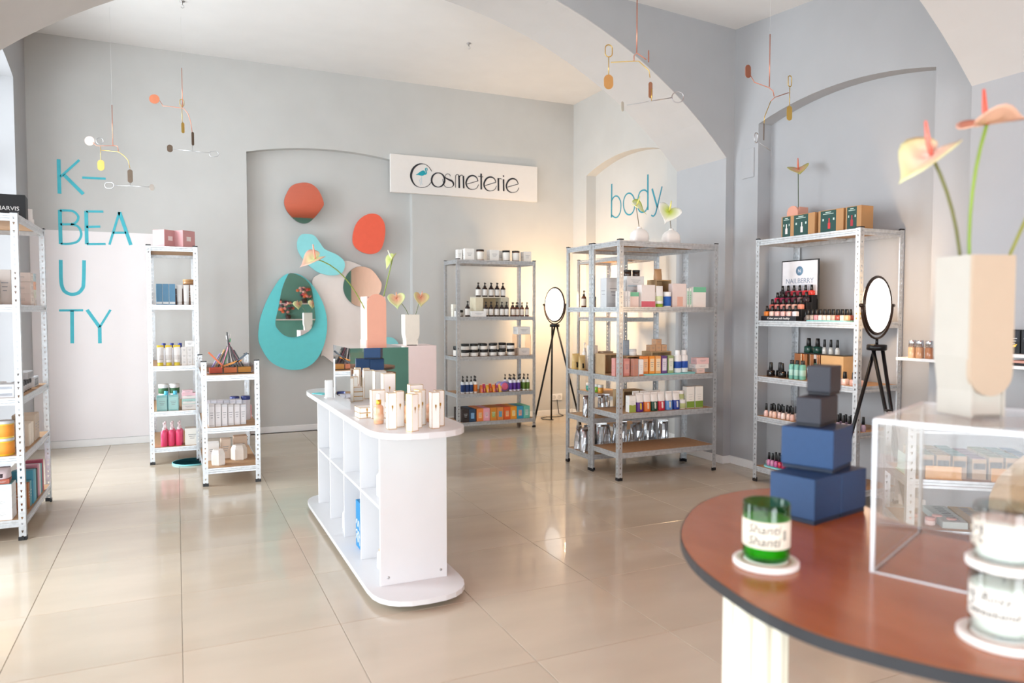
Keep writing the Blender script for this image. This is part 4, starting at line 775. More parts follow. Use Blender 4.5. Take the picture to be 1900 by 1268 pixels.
# shelf behind
z = U6.lv[0]; G = 'crumpled silver pouches'
for i in range(11): pouch(ring_label('{o} silver foil pouch on the bottom rear shelf', i, 11), (3.01+0.077*i, 5.12+0.05*(i % 2), z), 0.085, 0.20+0.015*((i*7) % 3), 0.07, 'd4d6da', metal=True, rz=0.5*math.sin(i*2.3), group=G, seed=i % 4, crumple=0.10)
for i in range(3): pouch(ring_label('{o} silver foil pouch near the aisle, bottom rear shelf', i, 3), (3.02+0.075*i, 5.24, z), 0.085, 0.20, 0.07, 'd4d6da', metal=True, rz=0.6*math.sin(i*1.3+1), group=G, seed=(i+2) % 4, crumple=0.10)
z = U6.lv[1]
for i in range(4): pouch(ring_label('{o} silver foil pouch on the second rear shelf', i, 4), (3.02+0.07*i, 5.12+0.04*(i % 2), z), 0.06, 0.17, 0.05, 'd4d6da', metal=True, rz=0.5*math.sin(i*1.7), group=G, seed=i % 4, crumple=0.08)
crate('open wooden crate on the second rear shelf', (3.42, 5.10, z), (0.22, 0.16, 0.20))
for i in range(3): jar(ring_label('{o} green jar on the second rear shelf', i, 3), (3.60+0.065*i, 5.10, z), 0.09, 0.03, '2f9a72', 'd8d8d4', 'bfe0cc')
z = U6.lv[2]
carton('tall cream carton at the aisle end of the rear shelf', (3.09, 5.15, z), (0.07, 0.06, 0.20), 'f0e6da', 'f6efe6'); carton('brown carton beside the tall cream carton', (3.20, 5.12, z), (0.10, 0.08, 0.15), 'b79f86', 'c6b29c')
pouch('gold paper bag with black bow on the rear shelf', (3.00, 5.26, z), 0.07, 0.13, 0.05, 'c8a868', 'd8bc80', window='1a1a1a'); pouch('small gold paper bag at the rear shelf corner', (3.005, 5.17, z), 0.06, 0.12, 0.045, 'cdb078', 'd8bc80', window='1a1a1a')
pump('slim white bottle on the rear body shelf', (3.075, 5.25, z), 0.22, 0.022, 'f2ece4', None, 'efe6dc')
jar('amber jar on the upper rear shelf', (3.12, 5.2, U6.lv[3]), 0.09, 0.03, '8a4a1c', '2a1c16', 'e8dccc'); pump('brown oil bottle on the upper rear shelf', (3.05, 5.22, U6.lv[3]), 0.14, 0.02, '6a3a1c', 'e8dccc', '1a1414')
z = U9.lv[1]
for i in range(4): jar(ring_label('{o} small coloured jar on the far corner shelf', i, 4), (3.98, 6.70-0.08*i, z), 0.08, 0.03, ['3a9a8a', 'd8802e', '7ab03a', 'e0a040'][i], 'f0f0ee')

# ------------------------------------------------------------------ nail shelf (U7)
RZ = -PI/2
z = U7.lv[4]
arch_vase('pink arched vase on the nail shelf', (4.16, 4.03, z), RZ, 0.105, 0.10, 0.25, 'e2a894', fc='dfa08a')
anthurium('green and pink anthurium in the nail shelf vase', (4.16, 4.02, z+0.16), (4.15, 4.02, z+0.515), (0, 0, 0), (-0.4, -0.3, 0.85), (-0.6, -0.7, -0.2), 0.12, 'd99a80', 'b5b25c', 'd8745a', '4d5a3c', r=0.003)
for k, (y, nm) in enumerate(((3.93, 'leftmost and half hidden'), (3.79, 'second from the left'), (3.555, 'third from the left'), (3.375, 'rightmost'))):
    o = carton('kraft manicure box with dark green label, '+nm, (4.02, y, z), (0.205 if k in (1, 2) else 0.12, 0.11, 0.155), 'b98a5a', '1f4a44', RZ, 'kraft manicure boxes', frac=(0.1, 0.72, 0.02, 0.98), mark=False)
    w_ = 0.205 if k in (1, 2) else 0.12
    b = MB().box(-0.02, 0.0, -0.0568, -0.0558, 0.03, 0.07).box(-0.014, -0.006, -0.0568, -0.0558, 0.07, 0.10); link('bottle_print', b, mat(['f2e8e4', 'f2e8e4', 'd83a3a', 'b0303a'][k], 0.5), o)
    link('lettering_print', MB().box(-w_*0.3, w_*0.12, -0.0568, -0.0558, 0.128, 0.132).box(-w_*0.2, w_*0.02, -0.0568, -0.0558, 0.138, 0.143).box(-w_*0.32, -w_*0.26, -0.0568, -0.0558, 0.085, 0.10).box(w_*0.1, w_*0.16, -0.0568, -0.0558, 0.085, 0.10), mat('c8dcd4', 0.6), o)
z = U7.lv[3]
nd = empty('nail_display', 'stepped counter display of nail polish headed NAILBERRY', 'display stand', (4.06, 3.99, z), RZ)
link('back_board', MB().bbox(-0.175, 0.175, 0.09, 0.10, 0, 0.445, 0.002), BLACKP, nd)
hb = link('header_card', MB().box(-0.165, 0.165, 0.0885, 0.0902, 0.16, 0.437), mat('e6e6ec', 0.5), nd)
link('title_text', text_up('NAILBERRY', 0.052), mat('8a97ac', 0.5), hb, (0, 0.0882, 0.275)); link('subtitle_rule', MB().box(-0.11, 0.11, 0.0878, 0.0886, 0.262, 0.2645), mat('b8bec8', 0.6), hb)
link('round_emblem', MB().lathe([(0.0, 0), (0.034, 0), (0.034, 0.0006), (0.0, 0.0007)], 24), mat('6a8fae', 0.5), hb, (0, 0.0884, 0.365), rot=(PI/2, 0, 0)); link('emblem_letter', text_up('N', 0.035), mat('e6e6ec', 0.5), hb, (0, 0.0874, 0.353))
for k in range(4): link('step', MB().bbox(-0.165+0.0*k, 0.165, -0.11+0.05*k, -0.06+0.05*k, 0, 0.035+0.05*k, 0.001), BLACKP, nd)
link('front_strip', MB().box(-0.168, 0.168, -0.1125, -0.1105, 0.0, 0.034), mat('1c1c26', 0.4), nd); link('front_text', text_up('Colour your nails healthy', 0.021, shear=0.3), WHITE, nd, (0, -0.113, 0.012))
pal = [['2c2a30', '7a2036', 'c02a3a', 'b02a44', 'e0323c', 'e8463c'], ['c8204a', '9a1f52', '7a1a3e', '6c2038', '8a6a70', '3a2c34'], ['d86a62', 'e08a84', 'e89a90', 'e6b0a4', 'eab8a8', 'e89a86'], ['ee8a3a', 'f0cfc4', 'eebab4', 'efc2bc', 'f0c8c0', 'e8e4ec']]
rown = ['top', 'second', 'third', 'front']
for r_ in range(4):
    for c in range(6):
        lx = -0.137+0.055*c; ly = -0.085+0.05*(3-r_); zz = 0.035+0.05*(3-r_); Wp = nd.matrix_basis @ Vector((lx, ly, zz))
        nail('nail polish, %s of the %s display step' % (ordn(c, 6), rown[r_]), (4.06+ly, 3.99-lx, z+zz), 0.075, 0.0185, pal[r_][c], group='nail polishes on the stepped display', square=True)
tray('long turquoise tray of nail polish beside the stepped display', (4.03, 3.60, z), 0.37, 0.12, None, RZ)
zt = z+0.0095; pc = ['8a8078', 'b8a8a0', 'e0a0a8', 'f2e6e4', 'f0d8d0', 'e9e4dc', 'd8b4a8', 'a8544a', 'efe0d4', 'e8bca0', '7a2a30', 'e4d0c0']
for i in range(10): nail(ring_label('{o} nail polish, front row of the long turquoise tray', i, 10), (3.995, 3.755-0.036*i, zt), 0.075, 0.0155, pc[i], group='polishes on the long tray', square=True)
for i in range(9): nail(ring_label('{o} nail polish, back row of the long turquoise tray', i, 9), (4.05, 3.74-0.036*i, zt), 0.075, 0.0155, pc[(i*5+3) % 12], group='polishes on the long tray', square=True)
pump('yellow cuticle oil bottle, left-hand near the post', (4.03, 3.375, z), 0.10, 0.018, 'd9b62c', None, '1a1a1a'); pump('yellow cuticle oil bottle, right-hand near the post', (4.03, 3.325, z), 0.10, 0.018, 'd9b62c', None, '1a1a1a')
nail('dark nail polish beside the stepped display foot', (4.02, 3.80, z), 0.07, 0.016, '5a4a4a')
z = U7.lv[2]
for i, y in enumerate((4.075, 4.035, 3.965, 3.925)): nail(ring_label('{o} black perfume-style polish, middle nail shelf', i, 4), (3.97+0.05*(i % 2), y, z), 0.105, 0.024, '141418', group='black bottles on the middle nail shelf', square=True)
link_l = None
for i, y in enumerate((3.872, 3.824, 3.775)): topcap_tube(ring_label('{o} clear teal remover bottle with black cap', i, 3), (3.97, y, z), 0.135, 0.044, '6fb0a4', '17171a', 'a8cfc6', group='teal remover bottles')
for i, y in enumerate((3.70, 3.66, 3.62)): nail(ring_label('{o} black-capped bottle in front of the copper riser', i, 3), (4.0, y, z), 0.11, 0.02, 'd8e0de', group='black-capped bottles by the riser')
rs = empty('display_riser', 'copper-fronted display riser on the middle nail shelf', 'riser', (4.14, 3.75, z), RZ)
link('left_block', MB().bbox(-0.21, 0.02, -0.06, 0.08, 0, 0.175, 0.002), mat('b87f58', 0.25, 0.7), rs); link('right_block', MB().bbox(0.03, 0.22, -0.06, 0.08, 0, 0.175, 0.002), mat('ddb07a', 0.4), rs); link('top_board', MB().bbox(-0.215, 0.225, -0.065, 0.085, 0.175, 0.183, 0.002), clear('e8ecec'), rs)
for k in range(3): link('mirror_strip', MB().box(-0.15+0.06*k, -0.12+0.06*k, -0.0615, -0.06, 0.0, 0.175), MIRROR, rs)
for i, y in enumerate((3.865, 3.785)): nail(['left-hand', 'right-hand'][i]+' dark green square bottle on the copper riser', (4.12, y, z+0.183), 0.105, 0.027, '17443c', group='green bottles on the riser', square=True)
for i, y in enumerate((3.725, 3.67, 3.615)): nail(ring_label('{o} clear small bottle on the copper riser', i, 3), (4.12, y, z+0.183), 0.10, 0.016, 'd6d8d6', group='clear bottles on the riser')
for i, (y, c) in enumerate(((3.47, 'f0dcd4'), (3.42, 'eed0c8'), (3.35, 'e8b8a8'), (3.31, 'e6c0b4'))): nail(ring_label('{o} pale polish with black cap, right end of middle nail shelf', i, 4), (3.97, y, z), 0.085, 0.022, c, group='pale polishes at the right end', square=True)
z = U7.lv[1]; rn = random.Random(3)
for r_ in range(2):
    for i in range(7): nail(ring_label('{o} nude nail polish, %s row of the second-lowest shelf' % ['front', 'back'][r_], i, 7), (3.955+0.055*r_+0.008*(i % 2), 4.10-0.042*i-0.015*r_, z), 0.095, 0.0165, rn.choice(['ecd4cc', 'e8c4bc', 'f0e0da', 'dcb8b0', 'efc9b8']), group='nude nail polishes')
for r_ in range(2):
    for i in range(5): nail(ring_label('{o} lilac nail polish, %s row near the tripod' % ['front', 'back'][r_], i, 5), (3.955+0.055*r_, 3.50-0.045*i-0.015*r_, z), 0.095, 0.0165, rn.choice(['b8a8c8', 'a89ab8', '9a8cae', 'c8bcd0']), group='lilac nail polishes')
z = U7.lv[0]
tray('oval turquoise tray of pink polish on the bottom nail shelf', (4.01, 4.02, z), 0.24, 0.15, None, RZ); zt = z+0.0095
for r_ in range(2):
    for i in range(5): nail(ring_label('{o} pink nail polish, %s row on the oval tray' % ['front', 'back'][r_], i, 5), (3.975+0.055*r_, 4.085-0.036*i-0.012*r_, zt), 0.095, 0.0165, ['d88ab0', 'd48aae', 'c85a96', 'c22a4a', 'c0305e'][i] if r_ == 0 else ['d890b4', 'b04a8a', 'b8488c', 'b03a7e', 'b02a6a'][i], group='pink nail polishes on the oval tray')
nail('single dark polish at the right of the bottom nail shelf', (3.99, 3.33, z), 0.095, 0.0165, '4a2a3a')

# ------------------------------------------------------------------ left shelf (U1), faces +x; ends face -y
R90 = PI/2
z = U1.lv[4]
o = carton('black display box reading MARVIS on top of the left shelf', (-0.95, 5.06, z), (0.34, 0.16, 0.135), '17181b', None, 0.08, mark=False)
link('brand_text', text_up('MARVIS', 0.033), WHITE, o, (0.085, -0.081, 0.045)); b = MB(); b.tube([(0.028*math.cos(2*PI*k/20), 0, 0.034*math.sin(2*PI*k/20)) for k in range(20)], 0.0015, 5, True); b.tube([(0.018*math.cos(2*PI*k/20), 0, 0.02*math.sin(2*PI*k/20)) for k in range(20)], 0.001, 5, True); b.tube([(-0.02, 0, -0.02), (0, 0, 0.02), (0.02, 0, -0.02)], 0.001, 4); link('crest', b, WHITE, o, (0.0, -0.0815, 0.062))
carton('white carton behind the black display box', (-0.85, 5.25, z), (0.12, 0.10, 0.085), 'ecebea', rz=0.4); carton('flat white carton farther back on top of the left shelf', (-0.87, 5.42, z), (0.14, 0.1, 0.04), 'e8e6e6', rz=0.2)
z = U1.lv[3]; G = 'pale cartons on the upper left shelf'
for k in range(4):
    for i in range(2): carton(['near', 'second'][i]+' pale carton, layer %s of the front stack' % ['one', 'two', 'three', 'four'][k], (-0.93-0.085*i, 4.85, z+0.0375*k), (0.078, 0.12, 0.037), 'd9d2d0', 'e4dedc', group=G)
carton('brown-topped carton on the front stack of the left shelf', (-0.875, 4.98, z), (0.06, 0.08, 0.20), 'cfc6c0')
for k in range(3): carton(['lower', 'middle', 'top'][k]+' beige carton behind the front post of the left shelf', (-0.86, 5.24, z+[0, 0.0705, 0.1415][k]), (0.10, 0.14, [0.07, 0.07, 0.055][k]), 'd8cbc4', 'e6dcd6', R90, G)
for k in range(4): carton(['lowest', 'second', 'third', 'top'][k]+' small pastel carton of the far stack, upper left shelf', (-0.84, 5.46, z+0.0505*k), (0.05, 0.07, 0.05), ['e6e0dc', 'dfe4d8', 'e8b8a0', 'b8d0d8'][k], None, R90, G)
for k in range(3): carton(ring_label('{o} grey carton by the far post of the upper left shelf', k, 3), (-0.845, 5.36+0.036*k, z), (0.034, 0.06, 0.12), 'dcdcdc', None, R90, G)
z = U1.lv[2]
crate('wooden crate on the middle of the left shelf', (-1.06, 4.98, z+0.075), (0.20, 0.16, 0.19), 0.0)
for k in range(2): carton(['lower', 'upper'][k]+' white and grey flat box under the wooden crate', (-1.02, 4.90, z+0.0375*k), (0.26, 0.20, 0.037), 'e6e7ea', 'b9bcc2', frac=(0.55, 0.85, 0.2, 0.8))
for k in range(2): carton(['lower', 'upper'][k]+' silver flat box at the front post of the left shelf', (-0.865, 4.86, z+0.0365*k), (0.09, 0.13, 0.036), 'd3d5da', 'a8acb4', frac=(0.1, 0.9, 0.3, 0.7))
for k in range(4): jar(ring_label('{o} black tin along the side of the left shelf', k, 4), (-0.845, 5.06+0.072*k, z), 0.065, 0.033, '1b1b1d', '26262a', 'b9b9bb', name='tin', cat='tin', group='black tins')
carton('grey carton on the row of black tins', (-0.85, 5.30, z+0.0655), (0.22, 0.06, 0.04), 'b4b6ba', '9a9ca2', R90); carton('long silver carton beyond the black tins', (-0.84, 5.47, z), (0.16, 0.05, 0.06), 'c9cdd2', '8a9096', R90)
z = U1.lv[1]; G = 'yellow candle jars'
for k in range(2):
    for i in range(3): jar(ring_label('{o} yellow candle jar, %s layer' % ['lower', 'upper'][k], i, 3), (-1.09+0.105*i, 4.83, z+0.0955*k), 0.095, 0.049, ['f0c038', 'f2cc50'][k], 'c9ccd0', ['ee9a3a', 'f2d060'][i % 2], name='candle', cat='candle', group=G, lidh=0.16)
for k in range(5): carton(ring_label('{o} cream booklet box on the second-lowest left shelf', k, 5), (-0.85, 5.08+0.034*k, z), (0.03, 0.10, 0.13), ['d9d0c2', 'e6ded2'][k % 2], None, R90, 'cream booklet boxes', mark=False)
for k in range(2): carton(ring_label('{o} taupe box behind the booklets', k, 2), (-0.86, 5.31+0.08*k, z), (0.075, 0.12, 0.16), 'bfb0a0', None, R90, 'taupe boxes')
z = U1.lv[0]; G = 'white soap boxes with teal lids'
for k in range(3):
    for i in range(3): carton('white soap box with teal lid, %s column, %s layer' % (['first', 'second', 'third'][i], ['bottom', 'middle', 'top'][k]), (-1.09+0.10*i, 4.84, z+0.066*k), (0.095, 0.12, 0.0655), 'eff0ef', None, 0, G, lid='6fb6be')
for i in range(4): carton(ring_label('{o} olive and red card pack on the soap boxes', i, 4), (-1.12+0.075*i, 4.86, z+0.1985), (0.07, 0.14, 0.025), ['8a8a52', '7a3a34', '9a8a5c', 'a85a48'][i], None, 0.1, 'card packs on the soap boxes')
for i in range(4): pouch(ring_label('{o} black and white wrapped pack on the card packs', i, 4), (-1.12+0.075*i, 4.86, z+0.2245), 0.075, 0.06, 0.12, 'd8c8cc', '3a2028', group='wrapped packs', window='3a2a30')
bk = ['4a9ab4', '6ab4c4', '2a2226', 'c88a9c', 'e4dce0', '58a0a8', 'a8455a']
for i in range(7): carton(ring_label('{o} coloured book-like box on the bottom left shelf', i, 7), (-0.85, 5.15+0.055*i, z), (0.045, 0.11, 0.20-0.008*(i % 3)), bk[i], None, R90, 'book-like boxes', mark=False)
for i in range(2): carton(ring_label('{o} brown and teal box behind the front post, bottom left shelf', i, 2), (-0.85, 5.02+0.06*i, z), (0.05, 0.10, 0.15), ['a86a3c', '5fa0ac'][i], None, R90, 'boxes behind the front post')
# ------------------------------------------------------------------ narrow shelf (U2) and low shelf (U3)
z = U2.lv[4]
for k, x in enumerate((-0.075, 0.065)):
    carton(['left-hand', 'right-hand'][k]+' pink box on top of the narrow shelf', (x, 6.80, z), (0.13, 0.13, 0.145), 'cf9a9c', 'f0e6e6', 0.75, 'pink boxes on the narrow shelf', frac=(0.3, 0.65, 0.4, 0.65), mark=False)
z = U2.lv[3]
rowp(carton, [(-0.125+0.049*i, 6.73, z) for i in range(3)], '{o} blue carton on the narrow shelf', 'blue cartons on the narrow shelf', (0.046, 0.06, 0.175), '5f8fb0', 'dfe6ea', frac=(0.05, 0.95, 0.05, 0.16), mark=False)
for i in range(3): squeeze(ring_label('{o} white standing tube on the narrow shelf', i, 3), (0.028+0.052*i, 6.73, z), 0.17, 0.042, 'eeedeb', 'e4e2e0', group='white standing tubes')
carton('dark carton behind the white tubes', (0.02, 6.83, z), (0.07, 0.06, 0.14), '6a5046'); jar('round kraft box on the cartons behind the white tubes', (0.10, 6.84, z+0.18), 0.04, 0.045, 'b98a5c', 'c79a68', name='round_box', cat='box'); carton('brown carton carrying the round kraft box', (0.10, 6.84, z), (0.09, 0.08, 0.1795), '8a6a58')
z = U2.lv[2]
for i in range(3): squeeze(ring_label('{o} white tube with yellow end cap', i, 3), (-0.125+0.062*i, 6.73, z+0.0), 0.17, 0.05, 'e8e6e4', 'd8c23c', 'd8d4d0', group='yellow-capped tubes')
for o_ in [o for o in bpy.data.objects if o.get('group') == 'yellow-capped tubes']:
    link('shoulder', cm('ysh', lambda: loft([(0.0262, 0.0045, 0.138), (0.0268, 0.0045, 0.142), (0.0268, 0.004, 0.171), (0.0262, 0.004, 0.1715)], 18), mat('e2c52e', 0.45)), None, o_)
for i in range(3): topcap_tube(ring_label('{o} navy-capped bottle behind the yellow tubes', i, 3), (-0.10+0.062*i, 6.81, z), 0.185, 0.05, 'e6e4e8', '2c3c8c', group='navy-capped bottles')
for i in range(3):
    for k in range(3): carton('pale grey carton, %s column, %s layer on the narrow shelf' % (['left', 'middle', 'right'][i], ['bottom', 'middle', 'top'][k]), (0.055+0.043*i, 6.735, z+0.0515*k), (0.04, 0.06, 0.051), 'e2dfdc', None, 0, 'pale grey cartons on the narrow shelf')
carton('white carton on the pale grey cartons', (0.10, 6.74, z+0.155), (0.07, 0.06, 0.05), 'f2f1f0')
z = U2.lv[1]
for i in range(2): carton(ring_label('{o} aqua carton on the narrow shelf', i, 2), (-0.12+0.085*i, 6.735, z), (0.08, 0.08, 0.125), '8fc4c4', 'a9d4d2', 0, 'aqua cartons', frac=(0.08, 0.92, 0.1, 0.9))
for i in range(2): topcap_tube(ring_label('{o} bright blue bottle behind the aqua cartons', i, 2), (-0.09+0.07*i, 6.80, z), 0.155, 0.05, '49b4d2', '58c0dc', group='bright blue bottles')
for i in range(2):
    jar(ring_label('{o} green and white pot on the tall white pot', i, 2), (-0.11+0.085*i, 6.90, z+0.1205), 0.085, 0.04, 'eceae6', 'f0f0ee', '3f6a46', group='green and white pots')
    jar(ring_label('{o} tall white pot under the green one', i, 2), (-0.11+0.085*i, 6.90, z), 0.12, 0.04, 'eceae6', 'f0f0ee', None, group='tall white pots')
for k in range(3): carton(['bottom', 'middle', 'top'][k]+' wide carton of the pink and aqua stack', (0.085, 6.75, z+0.0465*k), (0.11, 0.09, 0.046), ['dedad6', 'a9cfc8', 'ecc4cc'][k], 'e8e4e0', 0, 'pink and aqua stack', frac=(0.05, 0.95, 0.1, 0.5))
carton('small pink carton on the pink and aqua stack', (0.075, 6.75, z+0.14), (0.08, 0.08, 0.022), 'f0ccd4')
z = U2.lv[0]
for i in range(3): pump(ring_label('{o} hot pink pump bottle on the bottom narrow shelf', i, 3), (-0.11+0.056*i, 6.73, z), 0.20, 0.026, 'ee4f7c', None, 'f6e2e6', group='hot pink bottles')
for i in range(3): pump(ring_label('{o} hot pink pump bottle in the second row', i, 3), (-0.10+0.056*i, 6.80, z), 0.20, 0.026, 'f0708f', None, 'f6e2e6', group='hot pink bottles')
carton('white square box on the bottom narrow shelf', (0.105, 6.76, z), (0.11, 0.12, 0.14), 'f3f1ea', None)
tr = link('round_tray', MB().lathe([(0.0, 0), (0.15, 0), (0.155, 0.006), (0.15, 0.012), (0.0, 0.012)], 32), TURQL, None, (0.10, 6.62, 0)); tag(tr, 'turquoise disc lying on the floor under the narrow shelf', 'tray'); link('rim', MB().lathe([(0.148, 0.012), (0.152, 0.013), (0.154, 0.012)], 32), TURQL, tr)
# low shelf
z = U3.lv[2]
og = empty('acrylic_organiser', 'clear acrylic organiser fanning out packs on the low shelf', 'organiser', (0.36, 5.90, z))
ac = clear('f4f0f0', 0.9, 0.03)
link('base', MB().bbox(-0.16, 0.16, -0.10, 0.12, 0, 0.006, 0.001), ac, og)
for k in range(3): link('wall_panel', MB().box(-0.16, 0.16, -0.10+0.105*k, -0.096+0.105*k, 0.006, 0.07), ac, og)
for s in (-1, 1): link('end_panel', MB().box(s*0.16-0.002, s*0.16+0.002, -0.096, 0.12, 0.006, 0.07), ac, og)
for k in range(3):
    t = link('paper_liner', MB().bbox(-0.145+0.1*k, -0.055+0.1*k, -0.085, -0.02, 0.0065, 0.045, 0.001), mat(['d8583a', 'e8864a', 'e0a23c'][k], 0.5), og)
fan = [(-0.155, 0.52, '6a5aa0', 'violet'), (-0.125, 0.46, 'b08a4c', 'ochre'), (-0.10, 0.40, '4a4238', 'dark olive'), (-0.075, 0.32, 'e08aa8', 'pink'), (-0.05, 0.22, '3c9a5a', 'green'), (-0.022, 0.10, 'e8e4e4', 'white'), (0.005, -0.06, '18181a', 'black'), (0.03, -0.16, 'f0ecec', 'off-white'), (0.055, -0.26, '5a4048', 'plum'), (0.08, -0.34, '2a2226', 'charcoal'), (0.105, -0.42, '7a2a44', 'wine red'), (0.13, -0.48, '201c20', 'deep black')]
for i, (x, a, c, nm) in enumerate(fan):
    L_ = 0.30-0.95*abs(x)
    y = 5.905+0.012*(i % 3)
    o = link('sheet_pack', MB().bbox(-0.004, 0.004, -0.035, 0.035, 0, L_, 0.001), mat(c, 0.35), None, (0.36+x*0.9, y+0.025, z+0.012), rot=(0, a, 0)); tag(o, nm+' slim pack fanned in the acrylic organiser', 'pack', 'fanned slim packs')
    link('print', MB().box(0.0038, 0.0046, -0.025, 0.025, L_*0.35, L_*0.85).box(-0.0046, -0.0038, -0.025, 0.025, L_*0.35, L_*0.85), mat('d8d4d2' if i % 2 else '9a9496', 0.5), o)
for x, a, c, nm in ((-0.105, 0.75, 'e0703a', 'orange pack lying crosswise at the organiser front'), (0.07, -0.85, '4a5866', 'slate pack lying crosswise at the organiser front'), (0.0, -1.25, 'e89a3a', 'amber pack lying flat at the organiser front')):
    o = link('sheet_pack', MB().bbox(-0.006, 0.006, -0.02, 0.02, 0, 0.15, 0.001), mat(c, 0.35), None, (0.36+x+0.06*(1 if a > 0 else -1), 5.855, z+0.05), rot=(0, -a, 0)); tag(o, nm, 'pack'); link('print', MB().box(0.0058, 0.0066, -0.014, 0.014, 0.03, 0.12), mat('f0e8e0', 0.5), o)
z = U3.lv[1]
for i in range(6): carton(ring_label('{o} silvery carton, front row on the low shelf', i, 6), (0.222+0.044*i, 5.76+0.012*i, z), (0.042, 0.08, 0.165-0.004*i), ['cfcdce', 'd9d7d8', 'd4d6da'][i % 3], 'e4e2e4', 0, 'silvery cartons on the low shelf', frac=(0.1, 0.9, 0.1, 0.9))
for i in range(6): carton(ring_label('{o} silvery carton, back row on the low shelf', i, 6), (0.20+0.044*i, 5.90, z), (0.042, 0.08, 0.175), ['d0ced4', 'c8cad2'][i % 2], 'dcdce2', 0, 'silvery cartons on the low shelf', frac=(0.1, 0.9, 0.1, 0.9))
for i in range(2): jar(ring_label('{o} navy pot behind the silvery cartons', i, 2), (0.40+0.08*i, 6.02, z), 0.185, 0.035, 'd0d2da', '2f3c78', None, group='navy-lidded pots', lidh=0.15)
carton('pink carton at the right behind the silvery cartons', (0.505, 6.12, z), (0.05, 0.06, 0.10), 'dca0a4')
def facet_box(label, loc, s, h, rz, col='f0ece6'):
    o = empty('faceted_box', label, 'box', loc, rz); b = MB()
    b.lathe([(s*0.62, 0), (s*0.70, h*0.06), (s*0.70, h*0.72), (s*0.52, h), (0.001, h)], 6, smooth=False); link('body', b, mat(col, 0.5), o)
    link('emblem', MB().prism([(0, h*0.35), (s*0.10, h*0.5), (0, h*0.65), (-s*0.10, h*0.5)], 'y', -s*0.612, -s*0.60), mat('c4604a', 0.5), o, rot=(0, 0, math.radians(0))); return o
z = U3.lv[0]
facet_box('white faceted gift box, left-hand on the bottom low shelf', (0.265, 5.80, z), 0.075, 0.115, 0.0); facet_box('off-white faceted gift box with red emblem on the low shelf', (0.42, 5.95, z), 0.085, 0.115, 0.5, 'e6ded4')
carton('white box behind the left faceted box', (0.235, 6.02, z), (0.09, 0.09, 0.135), 'eeecea'); carton('beige box behind the left faceted box', (0.33, 6.06, z), (0.07, 0.09, 0.15), 'd2bcaa'); carton('brown box behind the right faceted box', (0.44, 6.10, z), (0.10, 0.09, 0.16), 'cdb49e')

# ------------------------------------------------------------------ low shelf of kraft boxes behind the plinth (U8)
R8 = U8.root.matrix_basis if False else Matrix.Translation((3.02, 2.25, 0)) @ Matrix.Rotation(a8, 4, 'Z')
def w8(x, y, zz): return tuple(R8 @ Vector((x, y, zz)))
z = U8.lv[2]
kc = ['9aa45c', 'd0a83c', '6fa6a0', 'a8446a', 'a3a862', '84aa98', '3a6aa0']
kn = ['olive', 'yellow', 'aqua', 'berry', 'moss', 'sage', 'blue']
for i in range(7):
    for j in range(4):
        o = carton('kraft soap box with %s lid, %s of its file' % (kn[i], ['front', 'second', 'third', 'rearmost'][j]), w8(0.10+0.068*i+(0.012 if i > 2 else 0), 0.09+0.07*j, z+0.0), (0.058, 0.058, 0.105 if i != 3 else 0.095), 'bb9c76', '4a3a2c', a8, 'kraft soap boxes with coloured lids', frac=(0.08, 0.92, 0.5, 0.78), mark=False, lid=kc[i])
for k, (x, w_) in enumerate(((0.16, 0.15), (0.44, 0.17))):
    o = link('amber_sheet', MB().bbox(-w_/2, w_/2, -0.002, 0.002, 0, 0.06, 0.0008), mat('d99a2c', 0.15, 0, 0.08, 12), None, w8(x, 0.035, z), a8); tag(o, ['amber acrylic strip at the left front of the kraft boxes', 'amber acrylic strip at the right front of the kraft boxes'][k], 'strip'); link('foot', MB().bbox(-w_/2, w_/2, -0.01, -0.002, 0, 0.004, 0.0006), mat('d99a2c', 0.15, 0, 0.08, 12), o)
gp = link('mint_card', MB().bbox(-0.002, 0.002, -0.10, 0.10, 0, 0.09, 0.0006), mat('cfe8dc', 0.1), None, w8(0.03, 0.16, z), a8); tag(gp, 'pale mint card stand at the left end of the kraft boxes', 'card'); link('foot', MB().bbox(-0.012, 0.012, -0.10, 0.10, 0, 0.004, 0.0006), mat('cfe8c8', 0.2), gp)
z = U8.lv[1]
for i, (c, nm) in enumerate((('b9c4c0', 'grey-green'), ('b98f34', 'mustard'), ('a9b0b4', 'blue-grey'), ('a84a44', 'brick red'))):
    o = carton(nm+' flat comb box on the lower shelf behind the table', w8(0.22+0.115*i, 0.2, z), (0.105, 0.30, 0.03), c, None, a8, 'flat comb boxes', mark=False); b = MB()
    for k in range(9): b.box(-0.012, 0.03, -0.13+0.03*k, -0.115+0.03*k, 0.0306, 0.0312)
    link('print', b, mat('4a4e50', 0.6), o)
for i in range(5): jar(ring_label('{o} small pink pot behind the table', i, 5), w8(0.04+0.045*i, 0.10+0.05*(i % 2), z), 0.035, 0.022, 'e8b8ac', 'e2a89c', 'f2d8d0', group='small pink pots')

